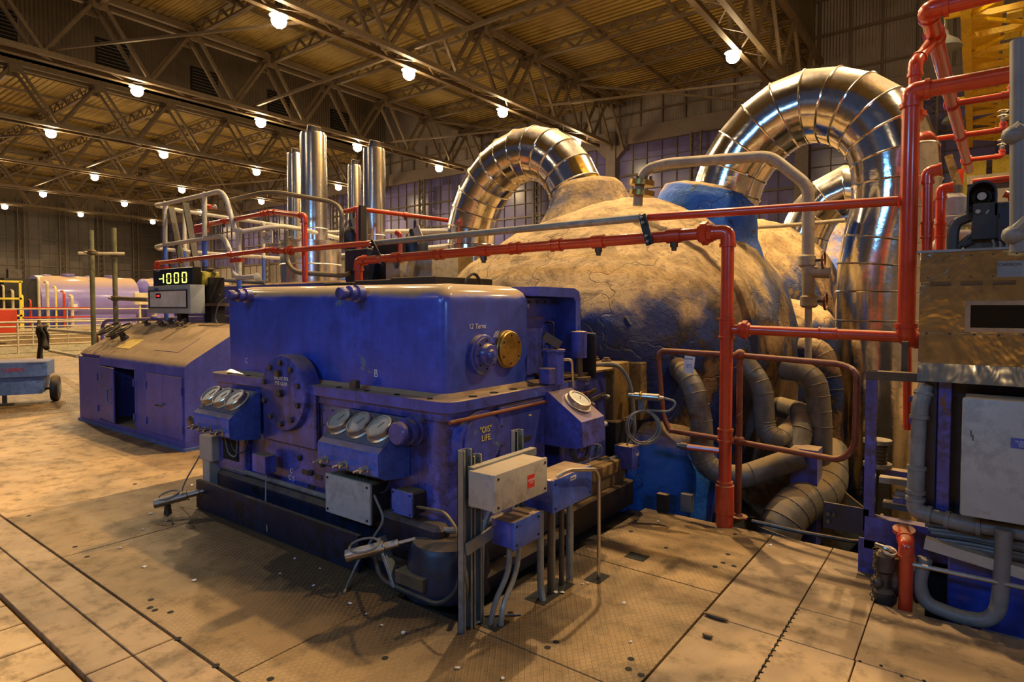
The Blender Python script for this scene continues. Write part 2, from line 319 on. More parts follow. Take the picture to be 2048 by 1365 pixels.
# ------------------------------------------------------------------ mesh builder
class M:
    def __init__(s): s.b = bmesh.new()
    def _xf(s, vs, mat):
        for v in vs: v.co = mat @ v.co
    def box(s, c, d, bev=0, rot=None, seg=1):
        r = bmesh.ops.create_cube(s.b, size=1.0); vs = r['verts']
        for v in vs: v.co = Vector((v.co.x*d[0], v.co.y*d[1], v.co.z*d[2]))
        if bev:
            es = list({e for v in vs for e in v.link_edges})
            bv = bmesh.ops.bevel(s.b, geom=es, offset=min(bev, min(d)*.49), segments=seg, affect='EDGES', profile=.5)
            vs = list({v for f in bv['faces'] for v in f.verts} | {v for v in vs if v.is_valid})
            # collect whole island
            seen = set(vs); st = list(vs)
            while st:
                a = st.pop()
                for e in a.link_edges:
                    o = e.other_vert(a)
                    if o not in seen: seen.add(o); st.append(o)
            vs = list(seen)
        mt = Matrix.Translation(Vector(c))
        if rot is not None: mt = mt @ (rot if isinstance(rot, Matrix) else Matrix.Rotation(rot, 4, 'Z'))
        s._xf(vs, mt); return s
    def bb(s, x0, x1, y0, y1, z0, z1, bev=0, seg=1):
        return s.box(((x0+x1)/2, (y0+y1)/2, (z0+z1)/2), (abs(x1-x0), abs(y1-y0), abs(z1-z0)), bev, None, seg)
    def ring(s, c, u, v, r, n, ru=1.0):
        return [s.b.verts.new(c+(u*math.cos(2*PI*i/n)*ru+v*math.sin(2*PI*i/n))*r) for i in range(n)]
    def skin(s, A, B):
        n = len(A)
        for i in range(n): s.b.faces.new((A[i], A[(i+1) % n], B[(i+1) % n], B[i]))
    def frame(s, d):
        d = Vector(d).normalized(); a = Vector((0, 0, 1)) if abs(d.z) < .9 else Vector((1, 0, 0))
        u = d.cross(a).normalized(); v = d.cross(u).normalized(); return u, v
    def cyl(s, p0, p1, r0, r1=None, n=16, cap=True):
        p0, p1 = Vector(p0), Vector(p1); r1 = r0 if r1 is None else r1
        u, v = s.frame(p1-p0); A = s.ring(p0, u, v, r0, n); B = s.ring(p1, u, v, r1, n); s.skin(A, B)
        if cap: s.b.faces.new(list(reversed(A))); s.b.faces.new(B)
        return s
    def lathe(s, p0, d, prof, n=24, cap=True):
        p0 = Vector(p0); d = Vector(d).normalized(); u, v = s.frame(d)
        R = [s.ring(p0+d*t, u, v, max(r, 1e-4), n) for t, r in prof]
        for A, B in zip(R, R[1:]): s.skin(A, B)
        if cap: s.b.faces.new(list(reversed(R[0]))); s.b.faces.new(R[-1])
        return s
    def path(s, pts, rb=0, seg=6):
        pts = [Vector(p) for p in pts]
        if rb <= 0 or len(pts) < 3: return pts
        out = [pts[0]]
        for i in range(1, len(pts)-1):
            a, b, c = pts[i-1], pts[i], pts[i+1]
            d1 = (a-b); d2 = (c-b); l = min(rb, d1.length*.49, d2.length*.49)
            p, q = b+d1.normalized()*l, b+d2.normalized()*l
            for k in range(seg+1):
                t = k/seg; out.append(p*(1-t)**2+b*2*t*(1-t)+q*t*t)
        out.append(pts[-1]); return out
    def tube(s, pts, r, n=12, rb=0, seg=6, cap=True):
        P = s.path(pts, rb, seg)
        Q = [P[0]]
        for p in P[1:]:
            if (p-Q[-1]).length > 1e-5: Q.append(p)
        P = Q
        if len(P) < 2: return s
        T = []
        for i in range(len(P)):
            if i == 0: T.append((P[1]-P[0]).normalized())
            elif i == len(P)-1: T.append((P[-1]-P[-2]).normalized())
            else: T.append(((P[i]-P[i-1]).normalized()+(P[i+1]-P[i]).normalized()).normalized())
        u, _ = s.frame(T[0]); R = []
        for i, (p, t) in enumerate(zip(P, T)):
            u = (u-t*u.dot(t)).normalized(); v = t.cross(u)
            rr = r[i] if isinstance(r, (list, tuple)) else r
            R.append(s.ring(p, u, v, rr, n))
        for A, B in zip(R, R[1:]): s.skin(A, B)
        if cap: s.b.faces.new(list(reversed(R[0]))); s.b.faces.new(R[-1])
        return s
    def gored(s, P, r, n=40):
        """segmented bend: every gore is its own straight cylinder between mitred rings"""
        P = [Vector(p) for p in P]; m = len(P)
        rad = r if isinstance(r, (list, tuple)) else [r]*m
        D = [(P[i+1]-P[i]).normalized() for i in range(m-1)]
        u0, _ = s.frame(D[0]); u = u0
        for i in range(m-1):
            d = D[i]; u = (u-d*u.dot(d)).normalized(); v = d.cross(u)
            rings = []
            for k, j in ((0, i), (1, i+1)):
                if j == 0 or j == m-1: nn = d
                else: nn = (D[j-1]+D[j]).normalized()
                R = []
                for q in range(n):
                    a = 2*PI*q/n; off = (u*math.cos(a)+v*math.sin(a))*rad[j]
                    t = -off.dot(nn)/d.dot(nn)
                    R.append(s.b.verts.new(P[j]+off+d*t))
                rings.append(R)
            s.skin(*rings)
        return s
    def torus(s, c, d, R, r, n=28, k=8):
        c = Vector(c); u, v = s.frame(d); w_ = u.cross(v); prev = None; first = None
        for i in range(n):
            a = 2*PI*i/n; rad = u*math.cos(a)+v*math.sin(a)
            ring = [s.b.verts.new(c+rad*(R+r*math.cos(2*PI*j/k))+w_*r*math.sin(2*PI*j/k)) for j in range(k)]
            if prev: s.skin(prev, ring)
            else: first = ring
            prev = ring
        s.skin(prev, first); return s
    def ball(s, c, r, sc=(1, 1, 1), sub=2):
        q = bmesh.ops.create_icosphere(s.b, subdivisions=sub, radius=r)
        s._xf(q['verts'], Matrix.Translation(Vector(c)) @ Matrix.Diagonal((*sc, 1))); return s
    def prism(s, poly, axis, a0, a1):
        def P(p, a):
            if axis == 'x': return (a, p[0], p[1])
            if axis == 'y': return (p[0], a, p[1])
            return (p[0], p[1], a)
        A = [s.b.verts.new(P(p, a0)) for p in poly]; B = [s.b.verts.new(P(p, a1)) for p in poly]
        s.skin(A, B); s.b.faces.new(list(reversed(A))); s.b.faces.new(B); return s
    def bar(s, p0, p1, w_, h=None, up=(0, 0, 1)):
        """rectangular bar between two points"""
        p0, p1 = Vector(p0), Vector(p1); h = h or w_; d = (p1-p0); l = d.length; d.normalize()
        up = Vector(up)
        if abs(d.dot(up)) > .98: up = Vector((1, 0, 0))
        x = d.cross(up).normalized(); z = x.cross(d).normalized()
        m = Matrix((( x.x, d.x, z.x), (x.y, d.y, z.y), (x.z, d.z, z.z))).to_4x4()
        return s.box((p0+p1)/2, (w_, l, h), 0, m)
    def obj(s, name, mat, parent=None, smooth=35):
        bmesh.ops.recalc_face_normals(s.b, faces=s.b.faces)
        off = parent_world(parent)
        for v in s.b.verts: v.co -= off
        me = bpy.data.meshes.new(name); s.b.to_mesh(me); s.b.free()
        for mm in (mat if isinstance(mat, (list, tuple)) else [mat]): me.materials.append(MT[mm] if isinstance(mm, str) else mm)
        if smooth:
            for p in me.polygons: p.use_smooth = True
            me.set_sharp_from_angle(angle=math.radians(smooth))
        o = bpy.data.objects.new(name, me); COL.objects.link(o)
        if parent is not None: o.parent = parent
        return o
def parent_world(p):
    v = Vector((0, 0, 0))
    while p is not None: v = v+Vector(p.location); p = p.parent
    return v
def tag(o, label, cat, group=None, kind=None):
    if label: o['label'] = label
    if cat: o['category'] = cat
    if group: o['group'] = group
    if kind: o['kind'] = kind
    return o
def thing(name, label, cat, loc, group=None):
    o = bpy.data.objects.new(name, None); COL.objects.link(o); o.location = loc; o.empty_display_size = .1
    return tag(o, label, cat, group)
def struct(m, name, mat, smooth=30):
    o = m.obj(name, mat, None, smooth); o['kind'] = 'structure'; return o
def kids(o): return [c for c in KIDS_SRC if c.parent == o]
def dup(o, loc, label=None, parent=None, rz=None):
    global KIDS_SRC
    if parent is None: KIDS_SRC = list(bpy.data.objects)
    c = o.copy(); COL.objects.link(c)
    if parent is not None: c.parent = parent
    else:
        c.location = loc
        if rz is not None: c.rotation_euler.z = rz
        if label: c['label'] = label
    for ch in kids(o): dup(ch, None, None, c)
    return c
def text(name, s, size, loc, rot, mat, parent, ext=.001, align='CENTER', shear=0):
    cu = bpy.data.curves.new(name, 'FONT'); cu.body = s; cu.size = size; cu.extrude = ext; cu.align_x = align; cu.align_y = 'CENTER'; cu.shear = shear
    t = bpy.data.objects.new(name, cu); COL.objects.link(t)
    dg = bpy.context.evaluated_depsgraph_get(); me = bpy.data.meshes.new_from_object(t.evaluated_get(dg))
    bpy.data.objects.remove(t, do_unlink=True)
    me.materials.clear(); me.materials.append(MT[mat])
    o = bpy.data.objects.new(name, me); COL.objects.link(o); o.parent = parent
    o.location = Vector(loc)-parent_world(parent); o.rotation_euler = rot; return o
FRONT = (PI/2, 0, 0)            # lettering on a face that looks towards -Y
RIGHT = (PI/2, 0, PI/2)         # lettering on a face that looks towards +X
def bolts(parent, spots, d, r=.012, h=.012, mat='bolt'):
    d = Vector(d)
    for p in spots:
        p = Vector(p); M().lathe(p, d, [(0, r), (h, r*.97), (h+.002, r*.75)], 6).obj('bolt', mat, parent, 20)
# ================================================================== THE SETTING
ORD = ['first', 'second', 'third', 'fourth', 'fifth', 'sixth', 'seventh', 'eighth', 'ninth', 'tenth', 'eleventh', 'twelfth']
XR = 9.0
# floor fields
m = M()
xx = -14.0
while xx < XR:
    m.bb(xx+.006, xx+.292, -3, .935, -.06, 0, .004); xx += .30
struct(m, 'floor', 'f_tile')
m = M()
for a, b_ in ((-14, -7.2), (-7.19, -3.05), (-3.04, -.6), (-.59, XR)):
    m.bb(a, b_, .957, 1.142, -.05, 0, .003); m.bb(a, b_, 1.15, 1.325, -.05, 0, .003)
struct(m, 'floor', 'f_plate')
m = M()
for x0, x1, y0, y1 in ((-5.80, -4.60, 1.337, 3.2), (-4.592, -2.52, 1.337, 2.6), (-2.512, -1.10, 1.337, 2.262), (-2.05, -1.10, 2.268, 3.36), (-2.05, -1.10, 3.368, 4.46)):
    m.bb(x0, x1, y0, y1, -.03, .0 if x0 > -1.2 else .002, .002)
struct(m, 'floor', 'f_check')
m = M()
for x0, x1, y0, y1 in ((-1.09, -.72, 3.1, 4.47), (-.714, -.405, 3.47, 4.47), (-.714, -.405, 3.1, 3.465), (-1.09, -.72, 1.337, 3.094), (-.714, -.40, 1.337, 3.094), (-.394, XR, 1.337, 3.094), (-.40, .5, 3.1, 3.765), (.506, XR, 3.1, 3.765)):
    m.bb(x0, x1, y0, y1, -.03, 0, .002)
struct(m, 'floor', 'f_plate')
m = M()
for x0, x1, y0, y1 in ((-10.9, -5.808, 1.337, 6.0), (-5.808, -5.6, 3.2, 5.0)):
    m.bb(x0, x1, y0, y1, -.03, 0, .004)
struct(m, 'floor', 'f_conc')
m = M(); m.bb(-24, -10.91, 1.337, 34.5, -.3, 0); m.bb(-24, -14.01, -3, 1.33, -.3, 0); m.bb(-10.9, -5.6, 6.01, 34.5, -.3, 0)
struct(m, 'floor', 'f_grate')
m = M()
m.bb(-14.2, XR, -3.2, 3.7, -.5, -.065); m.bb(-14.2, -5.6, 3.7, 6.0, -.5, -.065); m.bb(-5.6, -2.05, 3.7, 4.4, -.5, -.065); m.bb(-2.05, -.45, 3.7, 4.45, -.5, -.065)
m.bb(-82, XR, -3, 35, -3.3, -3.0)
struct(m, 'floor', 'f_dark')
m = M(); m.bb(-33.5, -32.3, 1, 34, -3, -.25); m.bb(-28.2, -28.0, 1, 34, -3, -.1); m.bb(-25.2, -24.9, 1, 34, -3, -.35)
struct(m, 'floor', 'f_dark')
m = M(); m.bb(-82, -38, 2, 34.5, -3, .35)
m.bb(2.5, XR, 4.6, 34, -3, 0); m.bb(-5.5, 2.5, 19, 34, -3, 0)
struct(m, 'floor', 'f_plate')
m = M(); m.bb(-24, XR, -16, -3.01, -.3, 0); struct(m, 'floor', 'f_conc')
m = M(); m.bb(-24, XR+.1, -16.3, -16, -.3, 9); m.bb(XR, XR+.3, -16, 34.9, -3, 19); struct(m, 'wall_annexe', 'conc')
# lifting holes cut in the plates and the row of notches along the right seam
m = M()
for p in ((58, 1033), (270, 969), (150, 1095), (174, 1115), (302, 1201), (310, 1222), (300, 1217), (341, 1226), (356, 1279), (432, 1333), (541, 1360), (770, 1318), (1021, 1227), (1095, 1297), (1257, 1340), (1262, 1320), (1282, 1352), (1112, 1286), (1456, 1110), (1446, 1127), (1430, 1135), (1468, 1134), (1500, 1063), (1332, 1097), (1262, 1064), (1470, 1070)):
    q = onZ(*p); m.cyl(q+Vector((0, 0, .0005)), q+Vector((0, 0, .003)), .016, n=12)
for k in range(26):
    yy = 2.1+k*.053; m.prism([(-.722, yy), (-.702, yy+.010), (-.722, yy+.024)], 'z', .0005, .003)
for k in range(12):
    q = Vector((-.38+k*.08, 3.10+.02*math.sin(k*2.1), 0)); m.cyl(q+Vector((0, 0, .0005)), q+Vector((0, 0, .003)), .007, n=8)
struct(m, 'floor', 'void', 0)
# kerb pipe on the lip of the pit
# pit lining
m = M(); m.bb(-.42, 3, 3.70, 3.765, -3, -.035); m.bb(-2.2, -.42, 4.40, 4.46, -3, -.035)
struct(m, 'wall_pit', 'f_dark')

# ---- roof, raised lanterns
ZR = 14.25
m = M()
m.bb(-28.4, -6.9, -8, 34.9, ZR, ZR+.15); m.bb(-81.4, -39.4, -8, 34.9, ZR, ZR+.15)
m.bb(-39.4, -28.4, -8, 34.9, 18.8, 18.95); m.bb(-6.9, XR, -8, 34.9, 18.8, 18.95)
struct(m, 'ceiling', 'roof')
m = M()
for x_ in (-39.5, -28.4, -6.9): m.bb(x_, x_+.1, -8, 34.9, ZR, 18.9)
o = struct(m, 'wall_lantern', 'corr_y')
# louvred vents and posts on the lantern wall
for k in range(6):
    y0 = 3.2+5.2*k
    f = M().bb(-39.38, -39.32, y0, y0+1.7, 14.75, 16.6).obj('louvre_panel', 'void')
    for q in range(9): M().box((-39.28, y0+.85, 14.9+q*.19), (.10, 1.6, .03), 0, Matrix.Rotation(.5, 4, 'Y')).obj('slat', 'ribdark', f)
    tag(f, f'dark louvred vent in the raised roof wall, {ORD[k]} from the near end', 'vent', 'louvred vents of the roof lantern')
    f.location = f.location

# ---- window wall (far side) and end wall (left)
YW = 34.6
m = M()
m.bb(-81.4, XR, YW, YW+.3, -3, 2.6); m.bb(-81.4, XR, YW-.15, YW+.3, 11.5, 12.45)
struct(m, 'wall_back', 'conc')
m = M(); m.bb(-81.4, XR, YW+.05, YW+.25, 12.45, 19)
struct(m, 'wall_back_upper', 'corr')
m = M(); m.bb(-81.4, XR, YW+.02, YW+.2, 2.6, 5.9)
struct(m, 'wall_back_panels', 'cladpanel')
m = M()
for k in range(76): m.box((-80.8+k*1.2, YW+.0, 4.25), (.06, .06, 3.3))
m.bb(-81.4, XR, YW-.06, YW+.05, 5.8, 5.95); m.bb(-81.4, XR, YW-.06, YW+.05, 2.55, 2.7)
for k in range(64): m.box((-80.8+k*1.4, YW+.0, 13.3 if k < 53 else 15.7), (.09, .08, 1.7 if k < 53 else 6.5))
m.bb(-81.4, XR, YW-.03, YW+.04, 13.3, 13.4); m.bb(-7, XR, YW-.03, YW+.04, 15.2, 15.35); m.bb(-7, XR, YW-.03, YW+.04, 17, 17.12)
struct(m, 'trim_1', 'ribdark')
cols = [-18.2+10.95*k for k in range(-6, 4)]
m = M()
for cx in cols:
    m.bb(cx-.33, cx+.33, YW-.45, YW+.1, -3, 12.3, .02)
    for s_ in (-1, 1): m.prism([(cx+s_*.33, 11.5), (cx+s_*1.1, 11.5), (cx+s_*.33, 10.7)], 'y', YW-.3, YW+.1)
struct(m, 'trim_2', 'conc')
for wi, cx in enumerate(cols[:-1]):
    x0, x1 = cx+.33, cx+10.95-.33
    m = M(); m.bb(x0, x1, YW+.10, YW+.14, 5.95, 11.5)
    wn = struct(m, f'window_{wi+1}', 'pane')
    m = M(); nx = 11
    for k in range(1, nx): m.box((x0+(x1-x0)*k/nx, YW+.06, 8.72), (.045, .06, 5.5))
    for k in range(1, 6): m.box(((x0+x1)/2, YW+.05, 5.95+k*.925), (x1-x0, .06, .035 if k % 2 else .11))
    m.obj('window_frame', 'ribdark', wn)
# riveted perforated steel columns standing in front of the windows, one in each bay
def lattice_column(x, y, z0, z1, along, label, group):
    t = thing('lattice_column', label, 'column', (x, y, z0), group)
    dx, dy = (.0, .28) if along == 'x' else (.28, .0)
    for s_ in (-1, 1): M().box((x+s_*dx, y+s_*dy, (z0+z1)/2), (.10, .16, z1-z0) if dx else (.16, .10, z1-z0)).obj('flange', 'ribdark', t)
    m = M(); n = int((z1-z0)/.55)
    for k in range(n):
        za = z0+(z1-z0)*k/n; zb = z0+(z1-z0)*(k+1)/n; s_ = 1 if k % 2 else -1
        m.bar((x-dx*s_, y-dy*s_, za), (x+dx*s_, y+dy*s_, zb), .07, .03)
        m.bar((x+dx*s_, y+dy*s_, za), (x-dx*s_, y-dy*s_, zb), .07, .03)
    m.obj('lacing', 'ribdark', t)
for k, cx in enumerate(reversed(cols[:-1])):
    lattice_column(cx+5.4, YW-.4, 2.6, 11.5, 'y', f'brown laced steel column between window bays, {ORD[k]} from the right', 'laced steel columns on the window wall')
# end wall
XE = -81.2
m = M(); m.bb(XE-.3, XE, -8, 34.9, -3, 14.3); struct(m, 'wall_left', 'pane2')
m = M(); m.bb(XE, XE+.05, -8, 34.9, 11.7, 14.2); struct(m, 'wall_left_upper', 'corr_y')
m = M()
for k in range(44): m.box((XE+.04, -7.5+k*.93, 6), (.06, .045, 15))
for k in range(8): m.box((XE+.05, 13.4, 1.6+k*1.45), (.07, 43, .09 if k % 2 else .05))
struct(m, 'trim_3', 'ribdark')
for k in range(8):
    yc = 31.7-3.7*k
    lattice_column(XE+.35, yc, 0, 13.0, 'x', f'tall laced column on the far end wall, {ORD[k]} from the corner', 'laced columns on the end wall')

# ---- roof purlins (lattice joists along the hall) and rafters
def joist(y, x0, x1, z, label):
    m = M(); m.bb(x0, x1, y-.09, y+.09, z-.06, z); m.bb(x0, x1, y-.09, y+.09, z-.62, z-.54)
    n = int((x1-x0)/.62)
    for k in range(n):
        xa = x0+(x1-x0)*k/n; xb = x0+(x1-x0)*(k+1)/n
        m.bar((xa, y, z-.58 if k % 2 else z-.03), (xb, y, z-.03 if k % 2 else z-.58), .04, .13)
    o = m.obj('roof_purlin', 'rib', None, 25); tag(o, label, 'purlin', 'lattice roof purlins')
YP = [2.4+3.75*k for k in range(9)]
for k, yp in enumerate(YP):
    d_ = ORD[8-k]
    joist(yp, -28.3, -6.95, ZR, f'laced purlin under the roof bay above the turbines, {d_} from the window wall')
    joist(yp, -81, -39.5, ZR, f'laced purlin under the far left roof bay, {d_} from the window wall')
for x0, x1, dx in ((-28.4, -6.9, 3.6), (-81, -39.5, 3.63)):
    k = 1
    while x0+dx*k < x1-.5:
        o = M().bb(x0+dx*k-.05, x0+dx*k+.05, -6, 34.6, ZR-.14, ZR).obj('roof_rafter', 'rib')
        side = 'near' if x0 > -30 else 'far left'
        tag(o, f'thin rafter under the {side} roof bay, {ORD[k-1]} from its left edge', 'rafter', 'thin roof rafters'); k += 1

# ---- roof trusses, each a pair of planes laced together
def truss(x, label):
    t = thing('roof_truss', label, 'truss', (x, 14, 11), 'roof trusses of the hall')
    W = .38; zt, zb = 13.95, 11.15; ya, yb = -5.1, 34.5
    for s_ in (-1, 1):
        M().bb(x+s_*W-.10, x+s_*W+.10, ya, yb, zt-.12, zt+.12).obj('top_chord', 'rib', t)
        M().bb(x+s_*W-.10, x+s_*W+.10, ya, yb-2.0, zb-.09, zb+.09).obj('bottom_chord', 'rib', t)
    ys = [2.4+3.75*k for k in range(-2, 9)]
    for k, yp in enumerate(ys):
        for q in (-1, 1):
            ye = yp+q*1.875
            m = M()
            for s_ in (-1, 1): m.bar((x+s_*W, yp, zt), (x+s_*W, ye, zb), .13, .13)
            m.obj('diagonal_brace', 'rib', t)
        m = M(); m.box((x, yp, zt-.1), (W*2+.25, .45, .02)); m.box((x-W-.1, yp, zt-.25), (.02, .55, .5)); m.box((x+W+.1, yp, zt-.25), (.02, .55, .5))
        m.obj('gusset_plate', 'rib', t)
    m = M()
    k = 0; y0 = ya
    while y0 < yb-3:
        s_ = 1 if k % 2 else -1
        m.bar((x-s_*W, y0, zb), (x+s_*W, y0+1.25, zb), .05, .05); k += 1; y0 += 1.25
    m.obj('lacing', 'rib', t)
    return t
for i in range(7):
    truss(ROWS_X[i]+.55, f'tan lattice roof truss over the hall, {ORD[i]} from the right')
# cross bracing between trusses seen over the turbine
for k, (x0, x1) in enumerate(((-17.7, -6.9), (-28.5, -17.7), (-50.3, -39.4), (-61.4, -50.3))):
    t = thing('cross_bracing', f'thin steel cross bracing between roof trusses, {ORD[k]} set from the right', 'bracing', (x0, 16, 11), 'bracing between the trusses')
    for a_, b_, w_ in (((x0, 8, 11.3), (x1, 13, 11.3), .09), ((x0, 24.6, 11.3), (x1, 28, 11.3), .09), ((x0, 16.4, 11.3), (x1, 16.4, 11.3), .12), ((x0, 28.6, 13.6), (x1, 32.5, 11.3), .1)):
        M().bar(a_, b_, w_, w_).obj('brace', 'rib', t)

# ---- high bay lamps
def lamp(x, y, z, power, label, group='lit high bay lamps of the hall', up=.13):
    t = thing('high_bay_lamp', label, 'lamp', (x, y, z), group)
    M().lathe((x, y, z+.62), (0, 0, -1), [(0, .09), (.02, .12), (.34, .12), (.36, .09)], 14).obj('housing', 'bolt', t)
    M().lathe((x, y, z+.34), (0, 0, -1), [(0, .09), (.08, .20), (.28, .30), (.29, .31), (.28, .29), (.10, .19), (.02, .08)], 20, False).obj('reflector', 'galv', t)
    M().ball((x, y, z-.10), .25, (1, 1, .95), 2).obj('lamp_glass', 'bulb', t)
    add_light(x, y, z-.40, power, LAMP_C, up)
def add_light(x, y, z, power, col=LAMP_C, up=0):
    d = bpy.data.lights.new('lamp_light', 'SPOT'); d.energy = power; d.color = col; d.shadow_soft_size = .10
    d.spot_size = math.radians(158); d.spot_blend = .35
    o = bpy.data.objects.new('lamp_light', d); COL.objects.link(o); o.location = (x, y, z)
    if up:      # stray light that leaves the glass sideways and upwards
        d = bpy.data.lights.new('lamp_glow', 'POINT'); d.energy = power*up; d.color = (1, .66, .30); d.shadow_soft_size = .16
        o = bpy.data.objects.new('lamp_glow', d); COL.objects.link(o); o.location = (x, y, z-.1)
for x, y, pw, i, j in LAMPS:
    lamp(x, y, LAMP_Z, pw, f'lit high bay lamp, {ORD[i]} truss from the right, {ORD[3-j]} from the windows')
for q, (x, y, pw) in enumerate(EXTRA):
    where = ['over the near end of the turbine', 'over the right flank of the turbine', 'over the right-hand cabinet', 'beside the yellow crane', 'added as fill over the control console', 'added as fill over the edge of the paved floor', 'added as fill over the far openings in the floor', 'added as fill behind the console', 'added as fill behind the camera'][q]
    lamp(x, y, LAMP_Z, pw, f'lit high bay lamp {where}, above the picture', up=.6 if x > 3 else 0)

# ---- yellow overhead crane, upper right
t = thing('overhead_crane', 'yellow lattice bridge crane high over the right side of the hall', 'crane', (.4, 20, 8.4))
Y0, Y1 = 6.5, 33.0; zc = 8.4
M().bb(-.42, -.22, Y0, Y1, zc, zc+.35).obj('bottom_chord', 'yellow', t)
M().bb(.95, 1.9, Y0, Y1, zc-.1, zc+1.9).obj('plate_girder', 'yellow', t)
M().bb(-.42, -.30, Y0, Y1, zc+1.7, zc+1.9).obj('top_chord', 'yellow', t)
M().bb(-.28, .45, Y0, Y1, zc+1.5, zc+1.55).obj('walkway', 'yellow', t)
n = 20
for k in range(n):
    ya = Y0+(Y1-Y0)*k/n; yb = Y0+(Y1-Y0)*(k+1)/n
    M().bar((-.3, ya, zc+.1), (1.0, ya, zc+.1), .10, .14).obj('cross_strut', 'yellow', t)
    a_, b_ = ((-.3, 1.0) if k % 2 else (1.0, -.3))
    M().bar((a_, ya, zc+.1), (b_, yb, zc+.1), .08, .08).obj('diagonal_strut', 'yellow', t)
    M().bar((-.36, ya, zc+.2), (-.36, yb if k % 2 else ya, zc+1.8), .07, .07).obj('upright', 'yellow', t)
    M().bb(.45, .75, ya+.3, ya+.45, zc-.02, zc+.25).obj('rung', 'ylight', t)
M().bb(-.6, .25, 32.6, 33.8, zc-1.35, zc-.55).obj('end_carriage', 'ylight', t)
M().bb(.45, 1.35, 32.6, 33.8, zc-1.35, zc-.55).obj('end_carriage', 'ylight', t)
M().bb(-.8, -.42, 17.5, 18.0, zc+.3, zc+.45).obj('lamp_bracket', 'yellow', t)
M().bb(.3, .55, 12.0, 12.4, zc+.2, zc+.5).obj('warning_beacon', 'red', t)
for yy in (18.5, 26.0):
    t2 = thing('crane_floodlight', f'bell-shaped unlit lamp hanging from the yellow crane, {"nearer" if yy < 20 else "farther"} one', 'lamp', (-.72, yy, zc-.6))
    M().lathe((-.72, yy, zc-.05), (0, 0, -1), [(0, .05), (.15, .09), (.3, .28), (.45, .36), (.46, .33)], 18).obj('shade', 'galv', t2)
    M().cyl((-.72, yy, zc+.9), (-.72, yy, zc-.05), .025).obj('stem', 'galv', t2)
    M().bb(-.76, -.43, yy-.04, yy+.04, zc+.2, zc+.3).obj('bracket', 'yellow', t2)
# ================================================================== BLUE BEARING PEDESTAL (front of the turbine)
def rounded_rect(x0, x1, y0, y1, r, n=6, which=(1, 1, 1, 1)):
    P = []
    for (cx, cy, a0, k) in ((x1-r, y1-r, 0, 0), (x0+r, y1-r, 90, 1), (x0+r, y0+r, 180, 2), (x1-r, y0+r, 270, 3)):
        if which[k]:
            for i in range(n+1):
                a = math.radians(a0+90*i/n); P.append((cx+r*math.cos(a), cy+r*math.sin(a)))
        else: P.append((x1 if k in (0, 3) else x0, y1 if k in (0, 1) else y0))
    return P
ped = thing('bearing_pedestal', 'large blue cast bearing pedestal with tall dust-topped hood', 'machine', (-3.6, 2.9, 0))
HX0, HX1, HY0, HY1 = -4.92, -2.45, 2.60, 3.46
# hood
m = M()
poly = rounded_rect(HX0, HX1, HY0, HY1, .07, 5)
levels = [(1.06, .035), (1.085, 0), (1.63, 0), (1.665, .006), (1.70, .022), (1.725, .048), (1.742, .085), (1.75, .13)]
rings = []
cx_, cy_ = (HX0+HX1)/2, (HY0+HY1)/2
for z, ins in levels:
    sgn = -1 if z < 1.08 else 1
    rr = []
    for (x, y) in poly:
        dx = x-cx_; dy = y-cy_
        rr.append(m.b.verts.new((cx_+dx*(1-sgn*ins/1.23), cy_+dy*(1-sgn*ins/.43), z+(.018*math.sin((x+5)*2.2) if z > 1.6 else 0))))
    rings.append(rr)
for A, B in zip(rings, rings[1:]): m.skin(A, B)
m.b.faces.new(list(reversed(rings[0]))); m.b.faces.new(rings[-1])
m.obj('hood', 'hood', ped)
# parting flange
m = M(); m.prism(rounded_rect(-4.98, -2.30, 2.47, 4.02, .10, 5), 'z', 1.00, 1.062)
m.obj('flange', 'blue', ped)
m = M(); m.prism(rounded_rect(-4.95, -2.335, 2.50, 3.98, .10, 5), 'z', .945, 1.0)
m.obj('lower_flange', 'dirty', ped)
for k in range(9):
    M().cyl((-4.75+k*.28, 2.53, 1.06), (-4.75+k*.28, 2.53, 1.066), .018, n=12).obj('bolt_hole', 'void', ped)
for k in range(5):
    M().cyl((-2.37, 2.75+k*.2, 1.0621), (-2.37, 2.75+k*.2, 1.066), .026, n=14).obj('bolt_hole', 'void', ped)
bolts(ped, [(-3.15, 2.50, 1.075)], (0, 0, 1), .035, .05)
# lower casing with rounded corner, plinth
m = M()
poly = rounded_rect(-4.86, -2.36, 2.52, 3.44, .14, 6)
rings = []
for z, f in ((.28, 1.02), (.32, 1.0), (.90, 1.0), (.945, 1.012)):
    rings.append([m.b.verts.new((cx_+(x-cx_)*f, 2.98+(y-2.98)*f, z)) for x, y in poly])
for A, B in zip(rings, rings[1:]): m.skin(A, B)
m.b.faces.new(list(reversed(rings[0]))); m.b.faces.new(rings[-1])
m.obj('casing', 'dirty', ped)
M().bb(-4.90, -2.14, 2.40, 3.5, 0, .09, .01).obj('sole_plate', 'plinth', ped)
M().bb(-4.86, -2.22, 2.46, 3.5, .09, .29, .03).obj('plinth', 'plinth', ped)
m = M(); m.bar((-4.88, 2.33, .12), (-2.9, 2.33, .12), .03, .22); m.obj('kick_plate', 'plinth', ped)
m = M(); m.lathe((-2.38, 2.54, .27), (0, 0, 1), [(-.27, .26), (-.03, .22), (0, .20), (.02, .12)], 24); m.obj('foot', 'plinth', ped)
M().bb(-2.90, -2.36, 2.44, 2.56, .10, .36, .03).obj('toe', 'plinth', ped)
M().tube([(-4.7, 2.47, .33), (-2.42, 2.47, .33), (-2.27, 2.58, .33), (-2.27, 2.9, .33)], .018, 8, .1).obj('drain_pipe', 'galv', ped)
